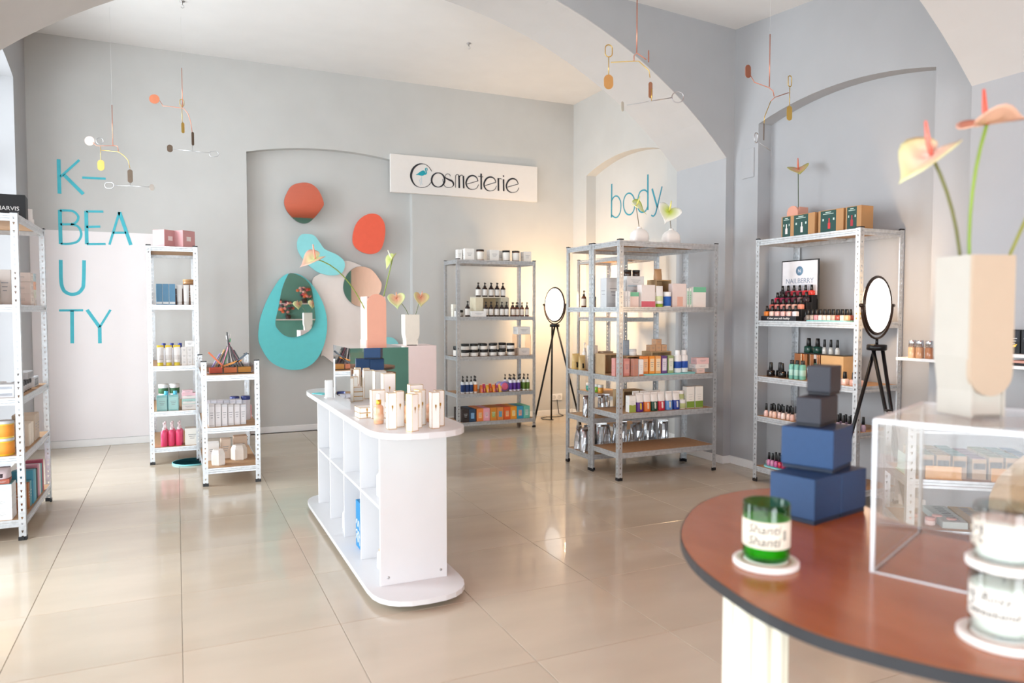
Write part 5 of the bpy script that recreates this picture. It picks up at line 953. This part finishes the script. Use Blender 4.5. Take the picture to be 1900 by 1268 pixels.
# ------------------------------------------------------------------ wall boards at the right
def wall_board(label, x0, x1, y0, y1, z, brackets):
    o = empty('wall_shelf', label, 'shelf', ((x0+x1)/2, (y0+y1)/2, z)); cx, cy = (x0+x1)/2, (y0+y1)/2
    link('board', MB().bbox(x0-cx, x1-cx, y0-cy, y1-cy, -0.018, 0, 0.002), WHITE, o)
    for y in brackets:
        p = [(x1-cx, -0.018), (x0+0.03-cx, -0.018), (x0+0.05-cx, -0.05), (x1-0.05-cx, -0.11), (x1-0.02-cx, -0.20), (x1-cx, -0.22)]
        link('bracket', MB().prism(p, 'y', y-cy-0.009, y-cy+0.009), mat('d8cdc9', 0.6), o)
    return o
wall_board('white wall shelf with three foundation bottles, left of cream vase', 4.0, 4.18, 2.705, 3.075, 0.985, (2.80,))
for i, y in enumerate((2.995, 2.945, 2.885)): 
    o = empty('foundation_bottle', ring_label('{o} foundation bottle with silver cap on the wall shelf', i, 3), 'bottle', (4.04, y, 0.985), 0, 'foundation bottles'); c = ['d9b08c', 'cf9c74', 'b87c58'][i]
    link('bottle', cm('fb', lambda: loft([(0.019, 0.019, 0), (0.02, 0.02, 0.003), (0.02, 0.02, 0.062), (0.014, 0.014, 0.066)], 16, 0.6), mat(c, 0.15, 0, 0.03, 20, 0, 0.5)), None, o); link('cap', cm('fc', lambda: loft([(0.0185, 0.0185, 0.066), (0.0185, 0.0185, 0.105), (0.017, 0.017, 0.107)], 16, 0.6), mat('d9dade', 0.2, 0.9)), None, o)
for k, zz in enumerate((0.985, 1.045)):
    wall_board(['lower white wall shelf of make-up palettes at the right edge', 'upper white wall shelf of make-up palettes at the right edge'][k], 3.93, 4.085, 2.10, 2.42, zz, (2.25,) if k == 0 else ())
for k in range(4):
    o = carton(ring_label('{o} black palette standing on the upper right-edge shelf', k, 4), (4.0, 2.38-0.07*k, 1.045), (0.064, 0.02, 0.125), '16171c', '2a2c34', RZ, 'black make-up palettes', frac=(0.1, 0.9, 0.5, 0.95)); link('gold_motif', MB().prism([(-0.01, 0.03), (0.012, 0.035), (0.02, 0.05), (0.0, 0.045)], 'y', -0.0118, -0.0108), GOLD, o)
for k in range(2): carton(['lower', 'upper'][k]+' flat pink palette on the lower right-edge shelf', (4.0, 2.30, 0.985+0.013*k), (0.16, 0.1, 0.0125), ['1c1c20', 'd8a090'][k], None, RZ, mark=False)

# ------------------------------------------------------------------ tripod mirrors with lit face
def tripod_mirror(label, c, zc, r, nang, feet, zh, warm):
    o = empty('tripod_mirror', label, 'mirror', (c[0], c[1], 0))
    for i, f in enumerate(feet): link('leg', MB().tube([(0.03*math.cos(2.1*i+1), 0.03*math.sin(2.1*i+1), zh), (f[0]-c[0], f[1]-c[1], 0.008)], 0.0105, 10), BLACKM, o)
    link('hub', MB().lathe([(0.05, zh-0.012), (0.055, zh-0.008), (0.055, zh+0.018), (0.05, zh+0.022)], 20), BLACKM, o)
    link('stem', MB().tube([(0, 0, zh+0.02), (0, 0, zc-r-0.03)], 0.008, 10), BLACKM, o)
    n = Vector((math.cos(nang), math.sin(nang), 0)); s = Vector((-n.y, n.x, 0)); BR = mat('4a3c34', 0.3, 0.8, 0.05)
    link('yoke', MB().tube([s*((r+0.025)*math.cos(a))+Vector((0, 0, zc+(r+0.028)*math.sin(a))) for a in [PI+PI*k/18 for k in range(19)]], 0.007, 8), BR, o)
    for q in (-1, 1): link('pivot_knob', MB().tube([s*(q*(r+0.004))+Vector((0, 0, zc)), s*(q*(r+0.04))+Vector((0, 0, zc))], 0.011, 10), BR, o)
    link('frame', MB().tube([s*(r*math.cos(a))+Vector((0, 0, zc+r*math.sin(a))) for a in [2*PI*k/40 for k in range(40)]], 0.0095, 10, True), BR, o)
    me = MB().lathe([(0, -0.008), (r-0.006, -0.008), (r-0.004, 0.0), (r-0.006, 0.006), (0, 0.007)], 40); d = link('lit_glass', me, mat('fffaf2', 0.2, 0, 0.0, 5, 0, 0, 0, warm), o, (0, 0, zc)); d.rotation_euler = n.to_track_quat('Z', 'Y').to_euler()
    l = bpy.data.lights.new('mirror_glow', 'POINT'); l.energy = 60 if warm > 3 else 18; l.color = (1.0, 0.66, 0.36); l.shadow_soft_size = 0.06
    lo_ = bpy.data.objects.new('mirror_glow', l); COL.objects.link(lo_); lo_.parent = o; lo_.location = tuple(-n*0.10+Vector((0, 0, zc+0.05)))
    return o
tripod_mirror('round lit mirror on black tripod in the back corner', (3.79, 7.12), 1.335, 0.185, math.radians(186), ((3.52, 7.10), (3.93, 7.46), (3.98, 6.86)), 1.10, 4.0)
tripod_mirror('round lit mirror on black tripod in front of the nail shelf', (3.72, 2.985), 1.30, 0.165, math.radians(284), ((3.56, 3.17), (3.70, 2.72), (3.86, 2.86)), 1.05, 2.5)
cable = link('power_cable', MB().tube(catmull3([(3.95, 7.44, 0.006), (3.80, 7.60, 0.006), (3.98, 7.70, 0.006), (4.12, 7.62, 0.006), (4.26, 7.72, 0.006), (4.18, 7.785, 0.04), (4.18, 7.79, 0.2)]) if False else [(3.95, 7.44, 0.006), (3.86, 7.54, 0.006), (3.88, 7.63, 0.006), (3.98, 7.68, 0.006), (4.10, 7.64, 0.006), (4.22, 7.70, 0.006), (4.2, 7.775, 0.02), (4.18, 7.785, 0.19)], 0.0045, 6), BLACKP); tag(cable, 'black power cable looping along the floor in the back corner', 'cable')

# ------------------------------------------------------------------ hanging mobiles
def mobile(label, top, rod, rods, plates, thread_to, s=1.0):
    """top = upper end of the rod; rods/plates in (right, up) metres relative to the rod's lower end, laid in a vertical plane facing the shop"""
    o = empty('hanging_mobile', label, 'mobile', top); R = Vector((0.909, -0.418, 0)); Dp = Vector((0.418, 0.909, 0))
    V = lambda u, v, d=0: R*u+Vector((0, 0, v-rod))+Dp*d
    link('thread', MB().tube([(0, 0, 0), (0, 0, thread_to-top[2])], 0.0006, 5), mat('d8d8d8', 0.4), o)
    link('rod', MB().tube([(0, 0, 0), (0, 0, -rod)], 0.003, 6), COPPER, o)
    for pts, m in rods: link('arm', MB().tube([V(*p) for p in pts], 0.0026, 6), m, o)
    for kind, u, v, w_, h, yaw, m in plates:
        ax = (R*math.cos(yaw)+Dp*math.sin(yaw)); nn = Vector((-ax.y, ax.x, 0)); c = V(u, v)
        pts = []
        rr = min(w_, h)/2
        for k in range(24):
            a = 2*PI*k/24; x = rr*math.cos(a)+(w_/2-rr)*(1 if math.cos(a) > 0 else -1); y = rr*math.sin(a)+(h/2-rr)*(1 if math.sin(a) > 0 else -1); pts.append(c+ax*x+Vector((0, 0, y)))
        if kind == 'ring': link('ring', MB().tube(pts, 0.003, 6, True), m, o)
        else:
            n_ = len(pts); link('disc', MB().add([p+nn*0.0015 for p in pts]+[p-nn*0.0015 for p in pts], [tuple(range(n_)), tuple(range(2*n_-1, n_-1, -1))]+[(i, n_+i, n_+(i+1) % n_, (i+1) % n_) for i in range(n_)]), m, o)
    return o
W6 = 6.0/1354.75; W62 = 6.2/1354.75; W4 = 4.0/1354.75; W46 = 4.6/1354.75
DK = mat('7a6a5c', 0.4, 0.8, 0.05)
def S(k, l): return [tuple(c*k for c in p) for p in l]
mobile('left mobile with pale pink disc in front of K-BEAUTY lettering', (-0.45, 6.9, 2.96), 74*W6, [(S(W6, [(-37, 5), (-30, -1), (6, -1)]), COPPER), (S(W6, [(0, 0), (9, -2), (10, -11)]), COPPER), (S(W6, [(-23, -9), (10, -12), (20, -19), (28, -28), (31, -43)]), BRASS), (S(W6, [(-23, -2), (-23, -30)]), BRASS), (S(W6, [(31, -70), (31, -75), (1, -74)]), STEEL), (S(W6, [(31, -75), (66, -77)]), STEEL)],
       [('disc', -43*W6, 8*W6, 17*W6, 17*W6, 0.2, mat('ecc8bc', 0.4, 0.5)), ('ring', -24*W6, 8*W6, 12*W6, 12*W6, 0.3, STEEL), ('disc', -23*W6, -37*W6, 12*W6, 20*W6, 0.2, BRASS), ('disc', 31*W6, -57*W6, 9*W6, 25*W6, 0.2, DK), ('ring', -8*W6, -74*W6, 17*W6, 11*W6, 0.0, STEEL), ('disc', 71*W6, -78*W6, 9*W6, 12*W6, 0.6, mat('dfe2dc', 0.3, 0.6))], ZC)
mobile('second mobile from the left, with coral disc', (0.08, 6.89, 3.33), 72*W62, [(S(W62, [(-42, 12), (-36, 2), (-30, 2), (2, -2), (10, -12), (15, -28), (17, -46)]), COPPER), (S(W62, [(-1, 6), (-1, -28)]), BRASS), (S(W62, [(17, -70), (17, -81), (-20, -77)]), STEEL), (S(W62, [(17, -81), (49, -84)]), STEEL)],
       [('disc', -52*W62, 15*W62, 18*W62, 17*W62, 0.2, mat('e58f6c', 0.35, 0.4)), ('ring', -1*W62, 8*W62, 7*W62, 13*W62, 0.6, BRASS), ('disc', 0, -38*W62, 6*W62, 20*W62, 0.9, BRASS), ('disc', 18*W62, -58*W62, 5*W62, 25*W62, 0.9, DK), ('disc', -25*W62, -76*W62, 10*W62, 14*W62, 0.4, DK), ('ring', 57*W62, -86*W62, 17*W62, 10*W62, 0.0, STEEL)], ZC)
mobile('mobile with gold oval plate against the white arch', (2.32, 3.41, 2.97), 57*W4+0.12, [(S(W4, [(-5, -5), (0, 0), (12, -8), (18, -12)]), COPPER), (S(W4, [(-5, -5), (-5, -15)]), COPPER), (S(W4, [(-48, -17), (-5, -15), (4, -15), (23, -32), (25, -45)]), BRASS), (S(W4, [(-52, -7), (-52, -40)]), BRASS), (S(W4, [(28, -65), (28, -88)]), BRASS), (S(W4, [(-18, -96), (28, -88), (66, -82)]), STEEL)],
       [('disc', 22*W4, -6*W4, 6*W4, 22*W4, 1.1, COPPER), ('ring', -52*W4, 4*W4, 14*W4, 22*W4, 0.2, BRASS), ('disc', -52*W4, -53*W4, 18*W4, 27*W4, 0.15, mat('dcc07c', 0.3, 0.7)), ('disc', 26*W4, -68*W4, 8*W4, 30*W4, 0.3, mat('b9a288', 0.3, 0.8)), ('disc', -26*W4, -98*W4, 9*W4, 18*W4, 0.8, mat('d9d6c8', 0.3, 0.6)), ('ring', 77*W4, -81*W4, 22*W4, 19*W4, 0.0, STEEL)], slope(2.32, 3.41))
mobile('mobile with copper leaf disc in front of the right niche', (3.43, 3.57, 3.01), 96*W46, [(S(W46, [(-35, 20), (-28, 8), (0, -2), (7, -8), (9, -18)]), COPPER), (S(W46, [(3, -27), (10, -20), (36, -11)]), COPPER), (S(W46, [(38, -2), (38, -36)]), BRASS), (S(W46, [(3, -27), (-8, -55), (-9, -68)]), BRASS), (S(W46, [(-18, -102), (4, -118)]), STEEL)],
       [('disc', -40*W46, 28*W46, 13*W46, 24*W46, 0.4, COPPER), ('ring', 38*W46, 10*W46, 9*W46, 20*W46, 0.5, BRASS), ('disc', 38*W46, -49*W46, 11*W46, 27*W46, 0.2, BRASS), ('disc', -9*W46, -83*W46, 6*W46, 32*W46, 1.0, DK), ('ring', -23*W46, -94*W46, 10*W46, 18*W46, 0.6, STEEL), ('disc', 5*W46, -120*W46, 2.5*W46, 17*W46, 1.0, STEEL)], slope(3.43, 3.57))
# ------------------------------------------------------------------ foreground table and what stands on it
ZTB = 0.75
tp = smooth_close([(1.074, 1.384), (1.244, 1.541), (1.408, 1.615), (1.567, 1.613), (1.675, 1.52), (1.675, 1.40), (1.625, 1.27), (1.625, 1.15), (1.70, 1.04), (1.83, 0.90), (1.88, 0.70), (1.78, 0.50), (1.55, 0.40), (1.30, 0.44), (1.063, 0.614), (0.952, 0.778), (0.917, 0.909), (0.93, 1.055), (0.975, 1.22)], 5)
cx = 1.35; cy = 1.0
t = empty('kidney_table', 'orange-brown kidney-shaped table with dark edge and fluted cream leg', 'table', (cx, cy, 0))
link('table_top', MB().prism([(cx+(x-cx)*0.994-cx, cy+(y-cy)*0.994-cy) for x, y in tp], 'z', ZTB-0.012, ZTB), wood('a8602f', 'b36a38', (6, 2, 6), 0.22, 0.1), t)
link('edge_band', MB().prism([(x-cx, y-cy) for x, y in tp], 'z', ZTB-0.022, ZTB-0.0008), mat('2b2d31', 0.4), t)
def fluted(x, y, r, n=9):
    o = link('leg', MB().lathe([(r*0.9, 0.0), (r*0.9, ZTB-0.022)], 24), mat('e9dcc0', 0.5), t, (x-cx, y-cy, 0))
    for k in range(n):
        a = 2*PI*k/n; link('flute', cm(('flute', r), lambda: MB().lathe([(r*0.33, 0.0), (r*0.33, ZTB-0.022)], 14), mat('f3ead6', 0.45, 0, 0.02)), None, o, (r*0.9*math.cos(a), r*0.9*math.sin(a), 0))
fluted(1.115, 1.18, 0.056); fluted(1.60, 0.72, 0.056); fluted(1.36, 1.44, 0.056)
# gift boxes
def gift(label, loc, dims, rz, col, base, group='lidded gift boxes'):
    w_, d_, h_ = dims; o = empty('gift_box', label, 'box', loc, rz, group); m = mat(col, 0.6, 0, 0.03, 60)
    link('lid', MB().bbox(-w_/2, w_/2, -d_/2, d_/2, h_*0.10, h_, 0.0015), m, o); link('base', MB().bbox(-w_/2+0.002, w_/2-0.002, -d_/2+0.002, d_/2-0.002, 0, h_*0.10-0.0005, 0.001), mat(base, 0.6), o); return o
ang = math.atan2(0.045, 0.23); ux = Vector((math.cos(ang), math.sin(ang), 0)); uy = Vector((-ux.y, ux.x, 0)); P0 = Vector((1.389, 1.277, ZTB))
NV, NB_, DK1, DK2 = '22426a', '1c2a40', '34363f', '2b2d33'
gift('navy blue gift box, bottom left of the box pile', P0+ux*0.0585+uy*0.062, (0.1165, 0.124, 0.112), ang, NV, NB_)
gift('navy blue gift box, bottom right of the box pile', P0+ux*0.1765+uy*0.062, (0.1165, 0.124, 0.112), ang, NV, NB_)
z1 = ZTB+0.1125; ang2 = ang+0.2; vx = Vector((math.cos(ang2), math.sin(ang2), 0)); vy = Vector((-vx.y, vx.x, 0)); P1 = Vector((1.478, 1.303, z1))
gift('navy blue gift box resting on the bottom pair', P1+vx*0.07+vy*0.066, (0.14, 0.132, 0.108), ang2, '22446e', NB_)
z2 = z1+0.1085; P2 = Vector((1.493, 1.356, z2)); gift('charcoal gift box, second from the top of the pile', P2+vx*0.058+vy*0.032, (0.124, 0.064, 0.074), ang2, DK1, DK2)
z3 = z2+0.0745; P3 = Vector((1.555, 1.386, z3)); gift('charcoal gift box at the very top of the pile', P3+vx*0.042+vy*0.030, (0.082, 0.062, 0.077), ang2, DK1, DK2)
# candles
def coaster(label, loc, r):
    o = link('coaster', MB().lathe([(0, 0), (r, 0), (r+0.001, 0.002), (r+0.001, 0.010), (r-0.001, 0.012), (r*0.80, 0.012), (r*0.78, 0.0105), (r*0.70, 0.0105), (r*0.68, 0.012), (0, 0.012)], 40), mat('efece8', 0.5, 0, 0.01), None, loc); tag(o, label, 'coaster')
    link('groove_ring', MB().lathe([(r*0.73, 0.0105), (r*0.735, 0.0118), (r*0.75, 0.0118), (r*0.755, 0.0105)], 40), mat('c9a890', 0.5), o); return o
def bend_text(txt, size, r, z, shear=0.25, ang0=0.0):
    me = text_up(txt, size, shear=shear, ext=0.0003)
    for v in me.vertices:
        a = ang0+v.co.x/r; rr = r+0.0006-v.co.y*0.5; v.co = (rr*math.sin(a), -rr*math.cos(a), z+v.co.z)
    return me
def glass_candle(label, loc, r, h, glass, wax, lab, lines, rz, tint, waxh, dots=False, smear=1.0):
    o = empty('glass_candle', label, 'candle', loc, rz)
    link('glass', MB().lathe([(0.0, 0), (r*0.85, 0), (r*0.97, h*0.05), (r, h*0.12), (r, h-0.002), (r-0.0012, h), (r-0.003, h-0.002), (r-0.003, h*0.10), (0, h*0.08)], 36), clear(tint, 0.9, 0.02), o)
    link('wax', MB().lathe([(0, h*0.085), (r*0.9, h*0.09), (r-0.0045, h*0.15), (r-0.0045, waxh), (r-0.010, waxh+0.001), (0, waxh)], 36), mat(wax, 0.4, 0, 0.02), o)
    link('wick', MB().tube([(0, 0, waxh-0.002), (0.001, 0, waxh+0.014)], 0.0008, 5), BLACKP, o)
    lb = link('label', MB().lathe([(r+0.0002, h*0.26), (r+0.0006, h*0.262), (r+0.0006, h*0.72), (r+0.0002, h*0.722)], 36), mat(lab, 0.7, 0, 0.01), o)
    for txt, zz, sz in lines: link('lettering', bend_text(txt, sz, r+0.0006, zz), mat('5a5652', 0.7), lb)
    if dots:
        b = MB(); rn = random.Random(5)
        for k in range(26):
            a = -1.15+rn.uniform(-0.35, 0.45)**1; zz = h*0.3+rn.random()*h*0.38; q = 0.0015+0.0025*rn.random(); rr = r+0.0009
            b.add([((rr)*math.sin(a+q/rr*math.cos(t_)), -rr*math.cos(a+q/rr*math.cos(t_)), zz+q*math.sin(t_)) for t_ in [2*PI*i/7 for i in range(7)]], [tuple(range(7))])
        link('dot_print', b, mat('6e6c6a', 0.7), lb)
    return o
ca = math.atan2(1.09, 1.133)      # seen from the shop entrance
CZ = ZTB+0.0125
coaster('white round coaster under the green glass candle', (1.09, 1.125, ZTB), 0.064)
glass_candle('green glass candle with handwritten Shanti Shanti label', (1.09, 1.125, CZ), 0.0465, 0.118, None, '86dc30', 'e6dccb', [('Shanti', 0.062, 0.027), ('Shanti', 0.038, 0.027)], -ca-0.12, 'a8e0ae', 0.083)
link_bar = MB()
o = [x for x in bpy.data.objects if x.get('label', '').startswith('green glass')][0]
b = MB()
for k in range(6): a = 0.86; b.add([(0.0475*math.sin(a+q), -0.0475*math.cos(a+q), 0.05+0.0034*k+w_) for q, w_ in ((0, 0), (0.16, 0), (0.16, 0.0022), (0, 0.0022))], [(0, 1, 2, 3)])
link('fine_print', b, mat('55524e', 0.7), o)
coaster('white round coaster under the lower clear candle', (1.175, 0.705, ZTB), 0.062)
glass_candle('clear glass candle with Rosy lettering, lower of the stacked pair', (1.175, 0.705, CZ), 0.0465, 0.105, None, 'f4f1ea', 'e6e2da', [('Rosy', 0.058, 0.022), ('weekend', 0.036, 0.018)], -math.atan2(1.175, 0.705)-0.22, 'f6faf9', 0.078, True)
coaster('white round coaster stacked on the lower clear candle', (1.175, 0.705, CZ+0.1055), 0.052)
glass_candle('clear glass candle with dotted label, upper of the stacked pair', (1.175, 0.705, CZ+0.118), 0.0445, 0.085, None, 'f4f1ea', 'e4dccf', [], -math.atan2(1.175, 0.705), 'f6faf9', 0.062, True)
# clear plinth with the cream vase
an = math.atan2(-0.92, 0.39)      # front edge direction
A0 = Vector((1.247, 1.0, ZTB+0.0005)); eu = Vector((math.cos(an), math.sin(an), 0)); ev = Vector((-eu.y, eu.x, 0)); SZ = 0.36; HZ = 0.306
pc_ = A0+eu*(SZ/2)+ev*(SZ/2)
p = empty('acrylic_plinth', 'clear acrylic cube plinth under the large cream vase', 'plinth', pc_, an); cl = clear('fafafa', 0.95, 0.01); q = SZ/2; e = 0.006
link('side_panel', MB().box(-q, q, -q, -q+e, 0, HZ-e), cl, p); link('side_panel', MB().box(-q, q, q-e, q, 0, HZ-e), cl, p); link('side_panel', MB().box(-q, -q+e, -q+e, q-e, 0, HZ-e), cl, p); link('side_panel', MB().box(q-e, q, -q+e, q-e, 0, HZ-e), cl, p)
link('top_panel', MB().box(-q, q, -q, q, HZ-e, HZ), cl, p)
ED = mat('e8edf2', 0.25, 0, 0.0, 5)
for sx, sy in ((-1, -1), (1, -1), (1, 1), (-1, 1)): link('polished_edge', MB().box(sx*q-0.0035, sx*q+0.0015 if sx > 0 else sx*q+0.0035, sy*q-0.0035, sy*q+0.0035, 0, HZ), ED, p)
for s in (-1, 1): link('polished_edge', MB().box(-q, q, s*q-0.0025, s*q+0.0025, HZ-0.007, HZ+0.0008), ED, p); link('polished_edge', MB().box(s*q-0.0025, s*q+0.0025, -q, q, HZ-0.007, HZ+0.0008), ED, p)
link('bottom_edge', MB().box(-q, q, -q-0.001, -q+0.002, 0, 0.003).box(-q-0.001, -q+0.002, -q, q, 0, 0.003), ED, p)
va = math.atan2(-0.024, 0.087); N0 = Vector((1.413, 0.927, ZTB+HZ+0.0018)); wx = Vector((math.cos(va), math.sin(va), 0)); wy = Vector((-wx.y, wx.x, 0)); vc = N0+wx*0.047+wy*0.046
arch_vase('large cream vase with a rounded relief on the clear plinth', vc, va, 0.096, 0.092, 0.322, 'bdb8ae', inverted=True, rough=0.45, fc='bda892')
zb = vc.z+0.20
anthurium('pink anthurium with coral spadix leaning left over the table', (vc.x-0.005, vc.y+0.02, zb), (1.372, 0.985, 1.578), (0.03, -0.02, 0.03), (-0.67, -0.12, 0.72), (-0.64, 0.29, -0.7), 0.105, 'f0cdbd', 'dfe0a6', 'ee7a6a', '6a6a3a', r=0.0034)
anthurium('salmon anthurium with a red spadix facing up over the table', (vc.x+0.01, vc.y+0.005, zb), (1.478, 0.945, 1.640), (-0.03, 0.02, 0.03), (-0.15, 0.10, 0.98), (0.85, -0.42, 0.28), 0.10, 'eab896', 'e9b8a0', 'ee6450', '86a03e', r=0.0034)
anthurium('third anthurium cut by the right edge of the photo', (vc.x+0.03, vc.y-0.005, zb), (1.625, 0.90, 1.575), (0, 0, 0.02), (0.2, -0.3, 0.9), (-0.9, 0.3, -0.2), 0.09, 'e2b394', 'dfe0a6', 'ee6450', '8a8c44', r=0.0034)
# ------------------------------------------------------------------ person bending at the right edge
rtv = Vector((0.909, -0.418, 0)); fwv = Vector((0.418, 0.909, 0)); PB_ = Vector((2.42, 1.36, 0.0))
def skin(name, joints, edges, m, parent, sub=2):
    me = bpy.data.meshes.new(name); me.from_pydata([j[0] for j in joints], edges, []); me.materials.append(m); o = bpy.data.objects.new(name, me); COL.objects.link(o); o.parent = parent
    sk = o.modifiers.new('skin', 'SKIN'); me_l = me.skin_vertices
    if not me_l:
        bm = bmesh.new(); bm.from_mesh(me); bm.verts.layers.skin.verify(); bm.to_mesh(me); bm.free()
    for i, j in enumerate(joints): me.skin_vertices[0].data[i].radius = j[1] if isinstance(j[1], tuple) else (j[1], j[1])
    me.skin_vertices[0].data[0].use_root = True; o.modifiers.new('sub', 'SUBSURF').levels = sub; o.modifiers['sub'].render_levels = sub; return o
def J(r, f, zz): return tuple(rtv*r+fwv*f+Vector((0, 0, zz)))
pr_ = empty('person', 'person in beige trousers and cream top bending over the low shelf', 'person', PB_)
SK = mat('d8a88c', 0.5)
body = [(J(0, 0, 0.80), 0.125), (J(0.18, 0, 0.86), 0.12), (J(0.38, 0.0, 0.88), 0.125), (J(0.50, 0, 0.88), 0.07), (J(0.60, 0, 0.86), 0.055), (J(0.72, 0, 0.82), 0.085), (J(0.78, 0, 0.74), 0.07),
        (J(0.44, 0.17, 0.85), 0.055), (J(0.46, 0.26, 0.62), 0.042), (J(0.56, 0.34, 0.46), 0.032), (J(0.44, -0.17, 0.85), 0.055), (J(0.50, -0.24, 0.60), 0.042), (J(0.60, -0.05, 0.50), 0.032),
        (J(0.01, 0.09, 0.70), 0.095), (J(0.06, 0.10, 0.42), 0.065), (J(-0.02, 0.10, 0.07), 0.042), (J(0.12, 0.10, 0.035), 0.034), (J(0.01, -0.09, 0.70), 0.095), (J(0.06, -0.10, 0.42), 0.065), (J(-0.02, -0.10, 0.07), 0.042), (J(0.12, -0.10, 0.035), 0.034)]
be = [(0, 1), (1, 2), (2, 3), (3, 4), (4, 5), (5, 6), (2, 7), (7, 8), (8, 9), (2, 10), (10, 11), (11, 12), (0, 13), (13, 14), (14, 15), (15, 16), (0, 17), (17, 18), (18, 19), (19, 20)]
bo = skin('body', body, be, SK, pr_)
for hand, d in ((9, 1), (12, -1)):
    h0 = Vector(body[hand][0])
    for k in range(5):
        L_ = (0.05, 0.075, 0.08, 0.075, 0.06)[k]; off = fwv*(0.018*(k-2)); t0 = h0+off*0.6; t1 = h0+off+rtv*0.06+Vector((0, 0, -0.03)) if k else h0+fwv*(-0.035)+rtv*0.03; t2 = t1+rtv*L_*0.5+Vector((0, 0, -L_*0.6))
        link('finger', MB().tube([t0, t1, t2], 0, 8, radii=[0.012, 0.0095, 0.007]), SK, bo)
TR = mat('c0a27c', 0.85, 0, 0.06, 40, 0.2); SH = mat('e2d6c2', 0.9, 0, 0.05, 60, 0.2)
tr_ = [(J(0.0, 0, 0.81), 0.14), (J(0.10, 0, 0.83), 0.135)]+[(body[13][0], 0.112), (body[14][0], 0.088), (J(-0.02, 0.10, 0.12), 0.075), (body[17][0], 0.112), (body[18][0], 0.088), (J(-0.02, -0.10, 0.12), 0.075)]
skin('trousers', tr_, [(0, 1), (0, 2), (2, 3), (3, 4), (0, 5), (5, 6), (6, 7)], TR, pr_)
sh_ = [(J(0.20, 0, 0.87), 0.15), (J(0.05, 0, 0.86), 0.155), (J(0.38, 0, 0.89), 0.145), (J(0.47, 0, 0.885), 0.09), (J(0.44, 0.17, 0.85), 0.07), (J(0.45, 0.23, 0.70), 0.06), (J(0.44, -0.17, 0.85), 0.07), (J(0.48, -0.22, 0.68), 0.06)]
skin('top', sh_, [(0, 1), (0, 2), (2, 3), (2, 4), (4, 5), (2, 6), (6, 7)], SH, pr_)
# loose shirt tail hanging behind the hip
b = MB(); cols_ = 8; rows_ = 6; vs = []; fs = []
for i in range(rows_+1):
    for j in range(cols_+1):
        u = j/cols_; v = i/rows_; vs.append(J(-0.13-0.05*(1-v)+0.22*u+0.07*v, -0.165+0.01*math.sin(u*9), 0.93-0.16*v*(1-0.45*abs(u-0.25))))
for i in range(rows_):
    for j in range(cols_): a = i*(cols_+1)+j; fs.append((a, a+1, a+cols_+2, a+cols_+1))
st_ = link('shirt_tail', b.add(vs, fs, True), SH, pr_); st_.modifiers.new('thick', 'SOLIDIFY').thickness = 0.003
hair = link('hair', MB().lathe([(0.0, -0.06), (0.09, -0.05), (0.105, 0.02), (0.09, 0.08), (0.04, 0.11), (0.0, 0.115)], 18), mat('4a3426', 0.6), pr_, J(0.71, 0, 0.855))
hair.rotation_euler = (0, 0.3, 0)
face = Vector(J(0.80, 0, 0.76))
for s in (-1, 1):
    link('eye', MB().lathe([(0, -0.011), (0.008, -0.008), (0.011, 0), (0.008, 0.008), (0, 0.011)], 10), mat('f2eeea', 0.2), bo, tuple(face+fwv*(0.03*s)+Vector((0.0, 0, 0.0))))
    link('ear', MB().lathe([(0, -0.02), (0.010, -0.012), (0.012, 0.01), (0, 0.022)], 10), SK, bo, J(0.72, 0.082*s, 0.80))
link('nose', MB().tube([face+rtv*0.02+Vector((0, 0, 0.0)), face+rtv*0.04+Vector((0, 0, -0.035))], 0, 8, radii=[0.008, 0.013]), SK, bo)
link('mouth', MB().tube([face+rtv*0.005-fwv*0.022+Vector((0, 0, -0.06)), face+rtv*0.012+Vector((0, 0, -0.062)), face+rtv*0.005+fwv*0.022+Vector((0, 0, -0.06))], 0.006, 6), mat('b8665c', 0.5), bo)

# ------------------------------------------------------------------ behind the camera, seen only in the mirrors
ws = wall_board('white wall shelf with candles on the teal wall, seen in mirror', 2.2, 3.4, -3.55, -3.37, 1.45, ())
ws2 = wall_board('lower white wall shelf on the teal wall, seen in mirror', 2.0, 3.6, -3.55, -3.33, 1.05, ())
for k, (x, zz, s) in enumerate(((2.95, 1.45, 1.0), (2.55, 1.05, 1.3))):
    o = empty('flower_bouquet', ['pink and orange bouquet on the upper mirrored shelf', 'large pink bouquet on the lower mirrored shelf'][k], 'bouquet', (x, -3.44, zz)); rn = random.Random(k+2)
    link('pot', MB().lathe([(0.05, 0), (0.06, 0.01), (0.07, 0.12), (0.06, 0.12)], 18), mat('3a3230', 0.4), o)
    for i in range(22):
        a = rn.uniform(0, 2*PI); rr = 0.16*s*math.sqrt(rn.random()); c = (rr*math.cos(a), rr*math.sin(a)*0.5, 0.16+0.24*s*rn.random())
        link('blossom', cm(('blossom', 0), lambda: loft([(0.01, 0.01, -0.02), (0.03, 0.03, -0.012), (0.042, 0.04, 0.005), (0.034, 0.034, 0.022), (0.012, 0.012, 0.02)], 12), mat(rn.choice(['e8a8a0', 'e0784a', 'f0c8bc', 'd8606a', '6a3a5a']), 0.6)), None, o, c, rot=(rn.uniform(-1, 1), rn.uniform(-1, 1), 0))
        if i % 3 == 0: link('leaf', cm(('bleaf', 0), lambda: loft([(0.004, 0.002, 0), (0.02, 0.003, 0.03), (0.022, 0.003, 0.06), (0.003, 0.002, 0.10)], 10), mat('3f5a34', 0.6)), None, o, (c[0]*0.9, c[1], c[2]-0.06), rot=(rn.uniform(-1, 1), rn.uniform(-1, 1), 0))
jar('candle on the upper teal-wall shelf, seen in mirror', (2.35, -3.45, 1.45), 0.10, 0.05, '5a3a20', '2a2420', 'e8e0d0', name='candle', cat='candle')
